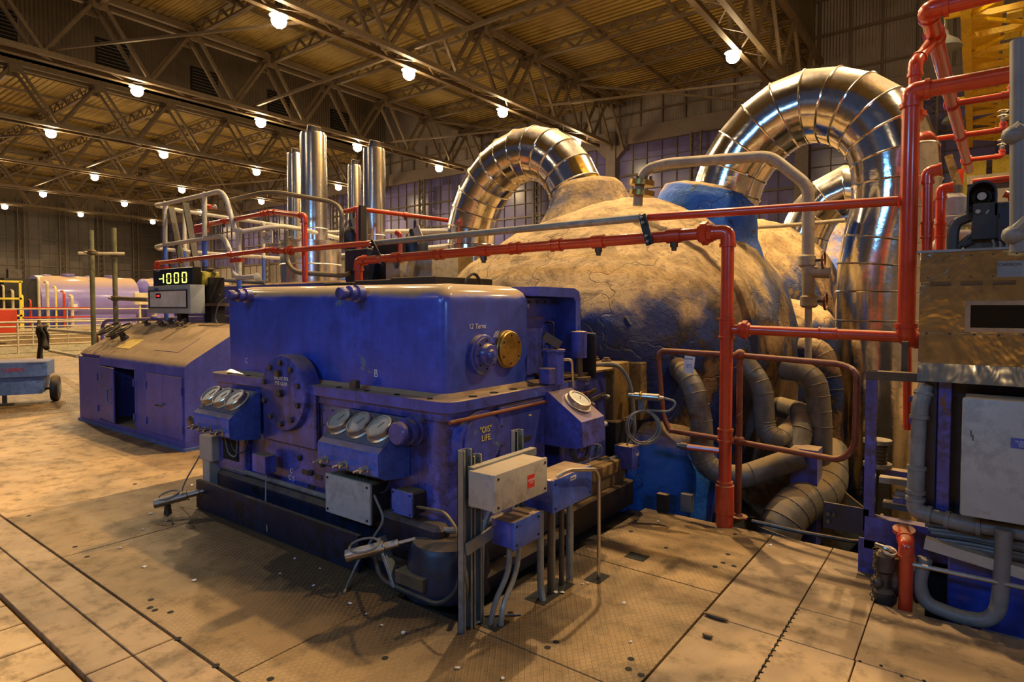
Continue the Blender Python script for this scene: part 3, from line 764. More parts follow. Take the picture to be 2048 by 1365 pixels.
# big bolted end cover
dc = Vector((-3.86, 2.43, .99))
M().lathe(dc+Vector((0, .13, 0)), (0, -1, 0), [(0, .27), (.11, .27), (.125, .262), (.13, .25)], 48).obj('end_cover', 'dirty', ped)
bolts(ped, [dc+Vector((.215*math.cos(a), -.0, .215*math.sin(a))) for a in [math.radians(18+36*k) for k in range(10)]], (0, -1, 0), .020, .022, 'bolt')
bolts(ped, [dc+Vector((0, 0, -.0)), dc+Vector((-.02, 0, .14))], (0, -1, 0), .028, .03)
text('chalk_writing', 'SMOKE PER\nEYE GEAR', .035, dc+Vector((.0, -.003, .085)), FRONT, 'chalk', ped)
# flange plates around the cover
m = M(); m.bb(-4.18, -3.54, 2.475, 2.52, .62, 1.0, .01); m.obj('cover_pad', 'dirty', ped)
m = M(); m.bb(-3.50, -3.18, 2.50, 2.53, .60, .93, .02); m.obj('riveted_plate', 'blue', ped)
bolts(ped, [(-3.48, 2.50, .90), (-3.38, 2.50, .91), (-3.28, 2.50, .91), (-3.48, 2.5, .8), (-3.48, 2.5, .7)], (0, -1, 0), .007, .005)
bolts(ped, [(-3.41, 2.50, .84)], (0, -1, 0), .016, .014)
# round lifting knobs
def knob(p, d, label=None, r=.062, parent=ped):
    M().lathe(p, d, [(0, r*1.35), (.045, r*1.35), (.05, r), (.06, r), (.075, r*1.2), (.10, r*1.2), (.105, r*.7), (.13, r*.7), (.135, r*1.02), (.165, r*1.02), (.175, r*.9)], 22).obj('lifting_knob', 'dirty', parent)
knob(onY(500, 592, 2.60), (0, -1, 0), r=.042); knob(onY(722, 588, 2.60), (0, -1, 0), r=.042)
knob((-2.60, 2.52, .875), (0, -1, 0), r=.066); knob((-4.93, 2.60, .83), (0, -1, 0), r=.05)
# side ports on the hood
p1 = Vector((-2.45, 2.915, 1.30)); p2 = Vector((-2.45, 3.175, 1.318))
M().lathe(p1, (1, 0, 0), [(-.02, .125), (.03, .125), (.035, .118), (.036, .108), (.05, .108), (.052, .07), (.075, .066), (.085, .06), (.088, .035), (.105, .03), (.115, .0)], 36).obj('stepped_cover', 'blue', ped)
bolts(ped, [p1+Vector((.05, .088*math.cos(a), .088*math.sin(a))) for a in [k*PI/4 for k in range(8)]], (1, 0, 0), .008, .004, 'void')
M().lathe(p2, (1, 0, 0), [(-.02, .125), (.02, .125), (.025, .12), (.04, .118), (.045, .112)], 36).obj('brass_cover', 'brass', ped)
bolts(ped, [p2+Vector((.045, .092*math.cos(a), .092*math.sin(a))) for a in [.5+k*PI/3 for k in range(6)]], (1, 0, 0), .007, .003, 'void')
text('chalk_writing', '12 Turns', .045, (-2.447, 2.88, 1.475), RIGHT, 'chalk', ped, shear=.2)
text('chalk_writing', 'B', .07, onY(752, 748, 2.597), FRONT, 'chalk', ped)
text('chalk_writing', 'C', .06, onY(493, 722, 2.597), FRONT, 'chalk', ped)
for k in range(4): M().box((-2.449, 3.055+.012*k, 1.42), (.001, .004, .05), 0, Matrix.Rotation(-.7+.08*k, 4, 'X')).obj('scratch', 'chalk', ped)
# oval cover on the right flank, side plates
oc = Vector((-2.30, 2.755, .81))
m = M(); u = [(math.cos(2*PI*k/40), math.sin(2*PI*k/40)) for k in range(40)]
m.prism([(oc.y+.185*a, oc.z+.175*b) for a, b in u], 'x', -2.38, -2.305); m.obj('oval_cover', 'blue', ped)
m = M(); m.prism([(oc.y+.165*a, oc.z+.155*b) for a, b in u], 'x', -2.305, -2.295); m.obj('oval_plate', 'blue', ped)
text('yellow_writing', '"OIS"\n LiFE.', .05, (-2.293, oc.y+.02, oc.z+.035), RIGHT, 'ychalk', ped)
M().bb(-2.40, -2.315, 2.93, 3.44, .46, .985, .012).obj('side_plate', 'blue', ped)
bolts(ped, [(-2.315, y, z) for y in (2.96, 3.41) for z in (.5, .62, .74, .86, .95)], (1, 0, 0), .007, .004)
M().bb(-2.314, -2.311, 3.14, 3.26, .72, .755).obj('name_plate', 'bolt', ped)
M().bb(-2.314, -2.312, 3.24, 3.27, .88, .89).obj('yellow_tab', 'ylight', ped)
M().tube([(-2.30, 2.47, .955), (-2.30, 4.0, .955)], .012, 8).obj('rusty_bead', 'rust', ped)
# casing left end bits: plate with slot, ports
M().bb(-4.84, -4.42, 2.46, 2.52, .30, .93, .01).obj('slotted_plate', 'dirty', ped)
M().bb(-4.72, -4.50, 2.452, 2.462, .40, .62).obj('slot', 'void', ped)
for p in ((600, 916), (622, 946), (645, 929)):
    q = onY(*p, 2.515); M().lathe(q, (0, -1, 0), [(0, .022), (.008, .022), (.008, .016), (.012, .014)], 14).obj('plug', 'black', ped)
for p in ((610, 945), (637, 955), (622, 975)):
    q = onY(*p, 2.517); M().box(q, (.075, .004, .035), 0).obj('name_plate', 'bolt', ped)
text('chalk_writing', 'C\nC S', .05, onY(583, 950, 2.517), FRONT, 'chalk', ped)

# ---- gauge boxes
def gauge_box(x0, x1, y_back, ztop, label, n=3, mat='box', group='blue gauge boxes on the pedestal', depth=.24):
    t = thing('gauge_box', label, 'gauge box', ((x0+x1)/2, y_back, ztop-.3), group)
    yb, yf = y_back, y_back-depth
    prof = [(yb, ztop), (yb-.03, ztop), (yf, ztop-.17), (yf-.005, ztop-.19), (yf, ztop-.30), (yf+.05, ztop-.33), (yb, ztop-.35)]
    M().prism(prof, 'x', x0, x1).obj('housing', mat, t)
    a = math.atan2(.17, depth-.03)           # slope of the face
    nrm = Vector((0, -math.sin(a), math.cos(a))).normalized()
    sl = Vector((0, -math.cos(a), -math.sin(a)))
    mid = Vector((0, yb-.03, ztop))+sl*.115
    M().box((( x0+x1)/2, mid.y+nrm.y*.004, mid.z+nrm.z*.004), (x1-x0-.01, .225, .008), .003, Matrix.Rotation(a, 4, 'X')).obj('face_plate', 'panel', t)
    for k in range(n):
        c = Vector((x0+(x1-x0)*(k+.55)/n-.012, mid.y, mid.z))+nrm*.008
        g = M().lathe(c, nrm, [(0, .098), (.008, .098), (.012, .085), (.045, .083), (.05, .078), (.05, .070), (.044, .070)], 32, False).obj('gauge', 'steel', t)
        M().lathe(c+nrm*.04, nrm, [(0, .0705), (.003, .0705)], 32).obj('dial', 'dial', g)
        M().bar(c+nrm*.045+sl*.012, c+nrm*.045-sl*.035+Vector((.02, 0, 0)), .005, .002).obj('pointer', 'black', g)
    for k in range(n):
        c = Vector((x0+(x1-x0)*(k+.5)/n, yf, ztop-.265))
        v = M().lathe(c, (0, -1, 0), [(0, .022), (.01, .022), (.012, .014), (.035, .014), (.04, .019), (.06, .019), (.065, .008), (.10, .006)], 10).obj('valve', 'steel', t)
        M().bar(c+Vector((-.03, -.05, 0)), c+Vector((.03, -.05, .004)), .008, .012).obj('valve_handle', 'brass', v)
    M().tube([((x0+x1)/2-.12, yb-.08, ztop-.34), ((x0+x1)/2-.08, yb-.07, ztop-.50), ((x0+x1)/2, yb-.05, ztop-.52), ((x0+x1)/2+.04, yb-.06, ztop-.34)], .006, 6, .06).obj('capillary_tube', 'cable', t)
    M().tube([((x0+x1)/2-.02, yb-.09, ztop-.34), ((x0+x1)/2+.04, yb-.09, ztop-.47), ((x0+x1)/2+.14, yb-.06, ztop-.46), ((x0+x1)/2+.18, yb-.05, ztop-.34)], .006, 6, .06).obj('capillary_tube', 'rubber', t)
    return t
gauge_box(-4.72, -4.20, 2.47, .965, 'blue box of three dials left of the big round cover')
gauge_box(-3.22, -2.66, 2.51, .935, 'petrol blue box of three dials right of the big round cover')
# wheel valve at the left box
M().lathe((-4.76, 2.30, .72), (0, -1, 0), [(0, .012), (.06, .012), (.06, .04), (.075, .045), (.085, .03)], 12).obj('wheel_valve', 'bolt', ped)
# boxes on the casing front
t = thing('junction_box', 'dark-sided metal box with plain grey lid low on the blue pedestal', 'junction box', (-3.05, 2.4, .28))
M().bb(-3.26, -2.84, 2.37, 2.52, .30, .54, .01).obj('body', 'black', t)
M().bb(-3.265, -2.835, 2.352, 2.372, .295, .545, .004).obj('lid', 'greyp', t)
bolts(t, [(x, 2.352, z) for x in (-3.24, -2.86) for z in (.32, .52)], (0, -1, 0), .008, .003, 'void')
t = thing('junction_box', 'small square blue box with chipped lid near the pedestal corner', 'junction box', (-2.6, 2.4, .42))
M().bb(-2.69, -2.53, 2.41, 2.52, .40, .53, .01).obj('body', 'black', t)
M().bb(-2.695, -2.525, 2.395, 2.412, .395, .535, .004).obj('lid', 'box', t)
bolts(t, [(x, 2.395, z) for x in (-2.68, -2.54) for z in (.41, .52)], (0, -1, 0), .006, .003, 'void')
t = thing('junction_box', 'small dark-topped blue box under the left gauge box', 'junction box', (-4.1, 2.4, .3))
M().bb(-4.17, -4.00, 2.38, 2.47, .40, .53, .004).obj('body', 'blue', t)
M().tube([(-4.05, 2.42, .40), (-4.0, 2.38, .2), (-3.85, 2.30, .05)], .006, 6, .05).obj('cable', 'cable', t)
t = thing('junction_box', 'pale grey upright box behind the left knob of the pedestal', 'junction box', (-4.98, 2.55, .5))
M().bb(-5.12, -4.86, 2.62, 2.76, .48, .95, .008).obj('body', 'greyp', t)
t = thing('junction_box', 'rusty grey box on the left foot of the pedestal', 'junction box', (-4.95, 2.46, .3))
M().bb(-5.0, -4.80, 2.40, 2.54, .36, .56, .008).obj('body', 'greybox', t)
M().bb(-4.97, -4.86, 2.41, 2.53, .02, .37, .005).obj('leg', 'greybox', t)

# ---- chrome proximity probes with looped cable
def probe(p0, p1, label, plate=True):
    p0, p1 = Vector(p0), Vector(p1); d = (p1-p0).normalized()
    t = thing('vibration_probe', label, 'sensor', p0, None)
    M().lathe(p0, d, [(0, .030), (.004, .034), ((p1-p0).length*.55, .034), ((p1-p0).length*.56, .024), ((p1-p0).length*.75, .024), ((p1-p0).length*.76, .012), ((p1-p0).length, .012)], 18).obj('barrel', 'steel', t)
    if plate:
        q = p0+d*(p1-p0).length*.58
        M().box(q+Vector((.02, 0, -.08)), (.02, .07, .28), .002, Matrix.Rotation(-.5, 4, 'Y') @ Matrix.Rotation(.2, 4, 'Z')).obj('bracket', 'galv', t)
        M().box(q+Vector((.20, .03, -.14)), (.22, .10, .07), .002).obj('packing_block', 'wood', t)
    c = p0+d*.12+Vector((0, -.02, .04))
    u, v = Vector((1, .1, .15)).normalized(), Vector((0, .8, .35)).normalized()
    pts = [p0+Vector((.0, -.0, .0))]+[c+u*.10*math.cos(a)+v*.06*math.sin(a) for a in [PI+k*PI/7 for k in range(15)]]
    M().tube(pts, .007, 7).obj('cable', 'cable', t)
    return t
probe((-2.78, 2.13, .20), (-2.52, 2.42, .27), 'chrome probe with looped cable at the near foot of the pedestal')
probe((-4.93, 2.02, .10), (-4.74, 2.38, .17), 'chrome probe lying at the far left foot of the pedestal', False)
M().lathe((-4.93, 2.12, 0), (0, 0, 1), [(0, .03), (.09, .02)], 10).obj('probe_stand', 'bolt')
tag(bpy.data.objects['probe_stand'], 'small dark stand holding the far left probe off the floor', 'stand')
# loose cables on the front
def cable(name, pts, r, mat, label, cat='cable', rb=.06):
    o = M().tube(pts, r, 8, rb).obj(name, mat); tag(o, label, cat); return o
cable('loose_cable', [(-2.84, 2.39, .47), onY(770, 1040, 2.33), onY(715, 1125, 2.28), onY(700, 1160, 2.2), onZ(688, 1190)+Vector((0, 0, .01))], .008, 'cable', 'thin grey cable hanging down beside the grey-lidded box')
cable('loose_cable', [(-2.53, 2.44, .45), onY(890, 1025, 2.30), onY(915, 1060, 2.24), onY(935, 1160, 2.2), onZ(932, 1240)+Vector((0, 0, .01))], .008, 'olive', 'olive cable curving out of the small blue box to the floor')
cable('black_hose', [onY(745, 1090, 2.34), onY(760, 1160, 2.25), onZ(800, 1190)+Vector((0, 0, .03)), onZ(880, 1225)+Vector((0, 0, .03)), onX(918, 1180, -2.1), onX(926, 1090, -2.13), onX(930, 1050, -2.13)], .014, 'rubber', 'black hose looping along the floor at the pedestal corner', 'hose', .1)
cable('loose_cable', [(-4.95, 2.45, .50), onY(372, 960, 2.35), onY(362, 985, 2.3), onY(378, 1000, 2.3)], .006, 'cable', 'thin cable from the rusty box on the left foot')

# ---- channel-steel stand with three boxes in front of the pedestal flank
t = thing('channel_stand', 'upright galvanised channel stand carrying the cable boxes', 'stand', (-1.98, 2.27, 0))
def channel(x, y, z0, z1, name='upright'):
    m = M(); m.bb(x-.02, x+.02, y-.035, y-.031, z0, z1); m.bb(x-.02, x+.02, y+.031, y+.035, z0, z1); m.bb(x-.02, x-.016, y-.035, y+.035, z0, z1)
    m.bb(x+.012, x+.02, y-.035, y-.020, z0, z1); m.bb(x+.012, x+.02, y+.020, y+.035, z0, z1); return m.obj(name, 'galv', t)
channel(-1.97, 2.225, 0, .90); channel(-1.97, 2.30, 0, .86); channel(-1.99, 2.68, .45, .92)
for z in (.80, .645): M().bb(-1.95, -1.91, 2.22, 2.75, z-.02, z+.02).obj('rail', 'galv', t)
M().bar((-1.94, 2.2, .42), (-1.94, 2.56, .47), .012, .06).obj('arm', 'galv', t)
def cbox(x0, x1, y0, y1, z0, z1, mat, lid, label, extra=None):
    b_ = thing('cable_box', label, 'box', ((x0+x1)/2, (y0+y1)/2, z0))
    M().bb(x0, x1-.016, y0, y1, z0, z1, .008, 2).obj('body', mat, b_)
    M().bb(x1-.018, x1, y0-.004, y1+.004, z0-.004, z1+.004, .006, 2).obj('lid', lid, b_)
    bolts(b_, [(x1, y, z) for y in (y0+.02, y1-.02) for z in (z0+.02, z1-.02)], (1, 0, 0), .007, .003, 'void')
    return b_
b_ = cbox(-1.93, -1.76, 2.20, 2.63, .635, .81, 'greybox', 'greybox', 'pale grey cast box with small red warning label')
M().bb(-1.76, -1.7585, 2.455, 2.515, .69, .755).obj('warning_label', 'signred', b_)
text('lettering', 'DANGER\n415V', .014, (-1.7575, 2.485, .722), RIGHT, 'paper', b_, .0004)
b_ = cbox(-1.95, -1.76, 2.69, 3.10, .50, .672, 'blue', 'box', 'blue box with small white plate beside the pale grey box')
M().bb(-1.76, -1.7585, 2.86, 2.92, .635, .66).obj('white_plate', 'paper', b_)
text('lettering', 'Incomer', .012, (-1.7575, 2.89, .648), RIGHT, 'black', b_, .0004)
b_ = cbox(-1.95, -1.80, 2.40, 2.63, .385, .52, 'blue', 'box', 'smaller blue box below the pale grey box')
# conduits down through the floor slots
cspots = [((-1.87, 2.73), .02), ((-1.85, 2.80), .018), ((-1.88, 2.86), .02), ((-1.86, 2.93), .016), ((-1.86, 3.02), .022)]
for k, ((x, y), r) in enumerate(cspots):
    o = M().tube([(x, y, .50), (x, y, .06), (x+(.05 if k == 0 else 0), y-(.03 if k == 0 else 0), -.05)], r, 10, .05).obj('conduit', 'bolt' if k % 2 else 'galv')
    tag(o, f'dusty conduit dropping from the blue box, {ORD[k]} from the left', 'conduit', 'conduits below the blue box')
o = M().tube([(-1.76, 2.72, .69), (-1.72, 2.78, .72), (-1.72, 3.08, .66), (-1.73, 3.13, .60), (-1.73, 3.13, -.02)], .011, 10, .05).obj('bent_conduit', 'steel'); tag(o, 'bright bent conduit over and down past the blue box', 'conduit')
for k, pts in enumerate(([(-1.87, 2.45, .39), (-1.87, 2.45, .25), (-1.90, 2.36, .1), (-1.91, 2.33, -.05)], [(-1.87, 2.55, .39), (-1.88, 2.52, .2), (-1.86, 2.38, .1), (-1.86, 2.36, -.05)], [(-1.98, 2.5, .62), (-2.02, 2.42, .45), (-2.0, 2.38, .2), (-1.98, 2.36, -.05)])):
    o = M().tube(pts, .014, 9, .07).obj('armoured_cable', 'galv' if k else 'cable'); tag(o, f'bent armoured cable below the smaller blue box, {ORD[k]} of three', 'cable', 'armoured cables under the small box')
# floor slots
m = M()
for (x0, x1, y0, y1) in ((-1.97, -1.84, 2.30, 2.42), (-1.93, -1.80, 2.66, 2.98), (-1.79, -1.69, 3.06, 3.2), (-1.75, -1.62, 3.5, 3.6)): m.bb(x0, x1, y0, y1, .0022, .004)
struct(m, 'floor', 'void', 0)

# ================================================================== SECOND HOUSING BEHIND, between hood and dome
gb = thing('governor_housing', 'recessed blue housing with door handle right behind the tall hood', 'machine', (-3.2, 4.1, 0))
m = M()
m.prism([(-4.9, 1.063), (-2.58, 1.063), (-2.58, 1.66), (-4.9, 1.66)], 'y', 3.47, 4.2); m.obj('panel', 'hood', gb)
m = M()   # arched rim
P = [(3.465, 1.735), (3.95, 1.735), (4.02, 1.71), (4.04, 1.65), (4.04, 1.064), (3.97, 1.064), (3.97, 1.63), (3.94, 1.665), (3.465, 1.67)]
m.prism(P, 'x', -4.9, -2.40); m.obj('rim', 'hood', gb)
M().bb(-2.585, -2.56, 3.50, 3.80, 1.1, 1.52, .01).obj('door', 'blue', gb)
M().tube([(-2.56, 3.80, 1.48), (-2.49, 3.80, 1.48), (-2.49, 3.80, 1.32), (-2.56, 3.80, 1.32)], .008, 8, .02).obj('handle', 'black', gb)
text('chalk_writing', '100', .045, (-2.555, 3.55, 1.60), RIGHT, 'chalk', gb)
bolts(gb, [(-2.58, y, 1.63) for y in (3.52, 3.62, 3.72, 3.82, 3.92)]+[(-2.58, 3.93, z) for z in (1.2, 1.35, 1.5)], (1, 0, 0), .012, .006)
# black step blocks on top, left
for k, (xa, xb, ya, yb, zt) in enumerate(((-4.10, -3.55, 3.65, 4.4, 1.85), (-4.65, -4.15, 3.7, 4.4, 1.84), (-5.20, -4.75, 3.75, 4.4, 1.83))):
    o = M().bb(xa, xb, ya, yb, 1.66 if k < 2 else 1.0, zt, .006).obj('cover_block', 'black'); tag(o, f'dark dusty cover block behind the hood, {ORD[k]} from the right', 'block', 'cover blocks behind the hood')
o = M().tube([(-3.45, 3.9, 1.72)]+[(-3.45+.0*a, 3.9+.11-.11*math.cos(a), 1.72+.16*math.sin(a)) for a in [k*PI/8 for k in range(1, 9)]], .014, 8).obj('lifting_hoop', 'black'); tag(o, 'black hoop standing up behind the hood', 'hoop')
# cylinders (servo motors)
t = thing('servo_motor', 'short blue hexagon-capped motor on the pedestal shelf', 'motor', (-2.33, 3.55, 1.06))
M().lathe((-2.33, 3.56, 1.06), (0, 0, 1), [(0, .075), (.22, .075), (.225, .085), (.24, .085), (.245, .03), (.28, .03), (.285, .01), (.31, .01)], 8).obj('body', 'blue', t)
M().bb(-2.36, -2.27, 3.42, 3.50, 1.07, 1.18, .006).obj('terminal_box', 'blue', t)
M().tube([(-2.33, 3.66, 1.22), (-2.28, 3.72, 1.22), (-2.28, 3.74, 1.02)], .010, 8, .03).obj('conduit', 'steel', t)
M().bar((-2.36, 3.48, 1.40), (-2.28, 3.56, 1.33), .05, .06).obj('clamp', 'bolt', t)
t = thing('servo_motor', 'tall blue cylinder on spindle with black side plate', 'motor', (-2.33, 3.92, 1.06))
M().lathe((-2.33, 3.90, 1.22), (0, 0, 1), [(0, .06), (.19, .06), (.195, .05), (.20, .006), (.24, .006)], 20).obj('body', 'blue', t)
M().lathe((-2.33, 3.90, 1.06), (0, 0, 1), [(0, .09), (.02, .09), (.02, .03), (.16, .03)], 20).obj('spindle', 'bolt', t)
M().bb(-2.38, -2.26, 4.02, 4.05, 1.06, 1.40, .02, 2).obj('side_plate', 'black', t)

# ================================================================== BLOCK WITH SINGLE GAUGE, valve rack, bearing caps
vb = thing('valve_block', 'blue control block with small knobs behind the single gauge', 'machine', (-2.6, 4.0, 0))
m = M(); m.prism(rounded_rect(-3.4, -2.36, 3.74, 4.42, .06, 5), 'z', .30, 1.085); m.obj('body', 'blue', vb)
M().prism(rounded_rect(-3.4, -2.32, 3.70, 4.47, .06, 5), 'z', 1.085, 1.10).obj('top_plate', 'ochre', vb)
for (y, z, r) in ((4.02, .86, .018), (4.26, .89, .018), (4.22, .68, .024), (4.05, .58, .022), (4.12, .72, .02)):
    M().lathe((-2.36, y, z), (1, 0, 0), [(0, r*.6), (.05, r*.6), (.055, r), (.08, r*1.05), (.10, r*.5)], 14).obj('knob', 'steel', vb)
M().bar((-2.34, 3.96, .86), (-2.34, 4.32, .90), .012, .03).obj('link_bar', 'bolt', vb)
M().bar((-2.33, 4.0, .93), (-2.33, 4.15, .95), .03, .03).obj('handle', 'bolt', vb)
M().bb(-2.36, -2.352, 3.95, 4.05, .50, .53).obj('name_plate', 'bolt', vb)
text('chalk_writing', 'DOWN\n0 RESET', .028, (-2.357, 4.05, 1.02), RIGHT, 'chalk', vb)
text('chalk_writing', 'S', .05, (-2.357, 4.12, .40), RIGHT, 'chalk', vb)
g = thing('gauge_box', 'dark sloping box with a single round gauge', 'gauge box', (-2.2, 3.6, .65))
prof = [(-2.40, 1.01), (-2.28, 1.02), (-2.02, .845), (-2.01, .68), (-2.06, .665), (-2.40, .66)]
M().prism(prof, 'y', 3.42, 3.72).obj('housing', 'dirty', g)
nrm = Vector((.17, 0, .26)).normalized(); c = Vector((-2.15, 3.58, .936))
gg = M().lathe(c, nrm, [(0, .10), (.012, .10), (.015, .088), (.045, .086), (.05, .078), (.05, .07), (.044, .07)], 32, False).obj('gauge', 'steel', g)
M().lathe(c+nrm*.04, nrm, [(0, .0705), (.003, .0705)], 32).obj('dial', 'dial', gg)
M().bar(c+nrm*.045, c+nrm*.045+Vector((-.02, .03, .012)), .005, .002).obj('pointer', 'black', gg)
M().tube([(-2.15, 3.5, .66), (-2.12, 3.5, .56), (-2.12, 3.66, .55), (-2.12, 3.7, .66)], .014, 8, .05).obj('hose', 'rubber', g)
M().tube([(-2.2, 3.74, .62), (-2.14, 3.9, .60), (-2.14, 3.92, .52), (-2.25, 3.85, .46)], .006, 6, .05).obj('capillary_tube', 'cable', g)
cable('armoured_cable', [(-2.38, 4.15, 1.14), (-2.25, 4.35, 1.15), (-2.20, 4.47, 1.02), (-2.18, 4.5, .8), (-2.16, 4.5, .55), (-2.22, 4.42, .42), (-2.3, 4.1, .38)], .016, 'cable', 'grey armoured cable arching over the control block corner', 'cable', .1)
# bolted bearing blocks, ochre-stained
t = thing('bearing_block', 'rust-stained cast block with bolts in front of the plaster dome', 'block', (-2.5, 4.9, 0))
M().bb(-3.5, -2.35, 4.5, 4.78, .3, 1.13, .01).obj('body', 'ochre', t)
M().bb(-3.3, -2.25, 4.80, 5.2, .62, 1.12, .01).obj('cap', 'ochre', t)
M().bb(-3.5, -2.3, 4.45, 5.2, .2, .66, .01).obj('base', 'black', t)
for k, (x, y) in enumerate(((-2.5, 4.28), (-2.6, 4.36), (-2.45, 4.55), (-2.6, 4.62), (-2.45, 4.9))):
    M().lathe((x, y, 1.09 if k < 2 else 1.12), (0, 0, 1), [(0, .04), (.03, .04), (.035, .03), (.05, .03)], 6).obj('nut', 'wood', t)
# stepped soleplate right of pedestal
t = thing('sole_plate', 'oily stepped iron bedplate running back beside the control block', 'bedplate', (-2.3, 3.9, 0))
M().bb(-3.5, -2.17, 3.5, 4.5, .0, .20, .01).obj('bed', 'black', t)
M().bb(-3.5, -2.22, 3.45, 4.45, .20, .30, .01).obj('step', 'wood', t)
M().bb(-2.35, -2.20, 3.90, 4.35, .30, .40, .01).obj('slide_block', 'ochre', t)
M().bb(-2.32, -2.21, 3.52, 3.80, .30, .46, .01).obj('small_box', 'blue', t)

# ---- brass-collared probe, coiled cable and small blue box by the handrail
t = thing('vibration_probe', 'chrome probe on post beside the coiled cable', 'sensor', (-2.05, 4.45, .85))
M().lathe((-2.15, 4.36, .90), (1, .12, 0), [(0, .02), (.05, .02), (.05, .028), (.24, .028), (.245, .018), (.28, .012)], 16).obj('barrel', 'steel', t)
M().torus((-2.05, 4.37, .90), (1, .12, 0), .034, .008, 18, 6).obj('collar', 'brass', t)
M().bb(-2.07, -2.03, 4.36, 4.39, .78, .88).obj('bracket', 'galv', t)
M().tube([(-1.88, 4.40, .90), (-1.78, 4.42, .88), (-1.82, 4.40, .80), (-2.0, 4.36, .80)], .009, 8, .05).obj('cable', 'cable', t)
t = thing('cable_coil', 'coil of grey cable hung beside the brown handrail', 'cable coil', (-2.0, 4.35, .66))
for k, (dx, r) in enumerate(((0, .125), (.012, .13), (-.01, .12), (.02, .122))):
    M().torus((-2.02+dx, 4.33-dx*.5, .665+.004*k), (.55, -1, .08), r, .007, 36, 6).obj('cable_turn', 'cable', t)
M().tube([(-2.12, 4.36, .72), (-2.17, 4.38, .6), (-2.17, 4.38, .5)], .007, 6).obj('cable_tail', 'cable', t)
t = cbox(-2.26, -2.10, 4.33, 4.45, .32, .50, 'blue', 'blue', 'small blue box with white mark under the cable coil')
text('lettering', 'TBX', .035, (-2.097, 4.41, .43), RIGHT, 'paper', t, .0005)
# ================================================================== TURBINE CYLINDERS UNDER PLASTER LAGGING
def dome(name, label, cx, cy, a, b_, z0, zb, h, px_=2.5, q=2.3, nth=112, nv=34, amp=.05, mat='lag', tuck=.10, seed=0, skew=None, fl=0.0):
    m = M(); R = []
    for i in range(nv+1):
        t = i/nv
        if t < .42:
            s_ = t/.42; z = zb+(z0-zb)*s_; f = 1-tuck*(1-s_)**1.3+fl*max(0, .25-s_)
        else:
            s_ = (t-.42)/.58; ang = s_*PI/2; z = z0+h*math.sin(ang)**(2/q); f = max(math.cos(ang), 0.0)**(2/q)
        row = []
        for k in range(nth):
            th = 2*PI*k/nth; c_, s2 = math.cos(th), math.sin(th)
            x = math.copysign(abs(c_)**(2/px_), c_); y = math.copysign(abs(s2)**(2/px_), s2)
            p = Vector((cx+a*f*x, cy+b_*f*y, z))
            d = Vector((x*f, y*f, max(0, (z-z0)/h)))
            n1 = noise.noise(p*.9+Vector((seed, 0, 0)))+.5*noise.noise(p*2.3)+.25*noise.noise(p*5.5)
            p += d*(amp*n1*1.6)
            if skew: p = skew(p)
            row.append(m.b.verts.new(p))
        R.append(row)
    for A, B in zip(R, R[1:]): m.skin(A, B)
    top = m.b.verts.new(Vector((cx, cy, z0+h)) if not skew else skew(Vector((cx, cy, z0+h))))
    A = R[-1]
    for k in range(nth): m.b.faces.new((A[k], A[(k+1) % nth], top))
    bmesh.ops.remove_doubles(m.b, verts=m.b.verts, dist=1e-4)
    o = m.obj('lagging', mat, None, 60); return o
def skew1(p):
    # the cylinder is lower at its near end, like a hipped back
    k = max(0, (6.9-p.y)/2.6); kz = max(0, p.z-1.2)
    return Vector((p.x, p.y, p.z-kz*.30*k))
T1 = thing('turbine_cylinder', 'big humped turbine cylinder under peeling plaster behind the blue hood', 'turbine', (-3.55, 7.2, 0), 'lagged turbine cylinders')
def child(o, par):
    w_ = parent_world(par); o.parent = par; o.location = -w_; return o
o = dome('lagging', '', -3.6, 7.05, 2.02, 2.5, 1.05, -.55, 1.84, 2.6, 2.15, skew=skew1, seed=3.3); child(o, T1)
# plaster bulge round the left nozzle, blue cone round the right nozzle
NL = Vector((-4.52, 7.55, 2.78)); NR = Vector((-2.42, 7.55, 2.35))
def lump(m, amp=.03, seed=0):
    for v in m.b.verts:
        n1 = noise.noise(v.co*1.6+Vector((seed, 0, 0)))+.5*noise.noise(v.co*4+Vector((seed, 0, 0))); v.co += Vector((n1, noise.noise(v.co*2.1), .6*n1))*amp
    return m
def smooth_prof(P, k=5):
    out = []
    for (a, ra), (b_, rb) in zip(P, P[1:]):
        for i in range(k): out.append((a+(b_-a)*i/k, ra+(rb-ra)*i/k))
    return out+[P[-1]]
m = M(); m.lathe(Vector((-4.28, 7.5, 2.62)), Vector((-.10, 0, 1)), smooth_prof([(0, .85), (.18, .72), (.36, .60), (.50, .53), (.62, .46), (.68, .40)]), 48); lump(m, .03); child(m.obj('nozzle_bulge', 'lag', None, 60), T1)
m = M(); m.lathe(Vector((-2.82, 7.5, 2.02)), Vector((.20, -.02, 1)).normalized(), smooth_prof([(0, .95), (.25, .80), (.5, .66), (.72, .60), (.92, .58), (1.02, .54), (1.06, .40)]), 56); lump(m, .045, 4); child(m.obj('nozzle_cone', 'lagblue', None, 60), T1)
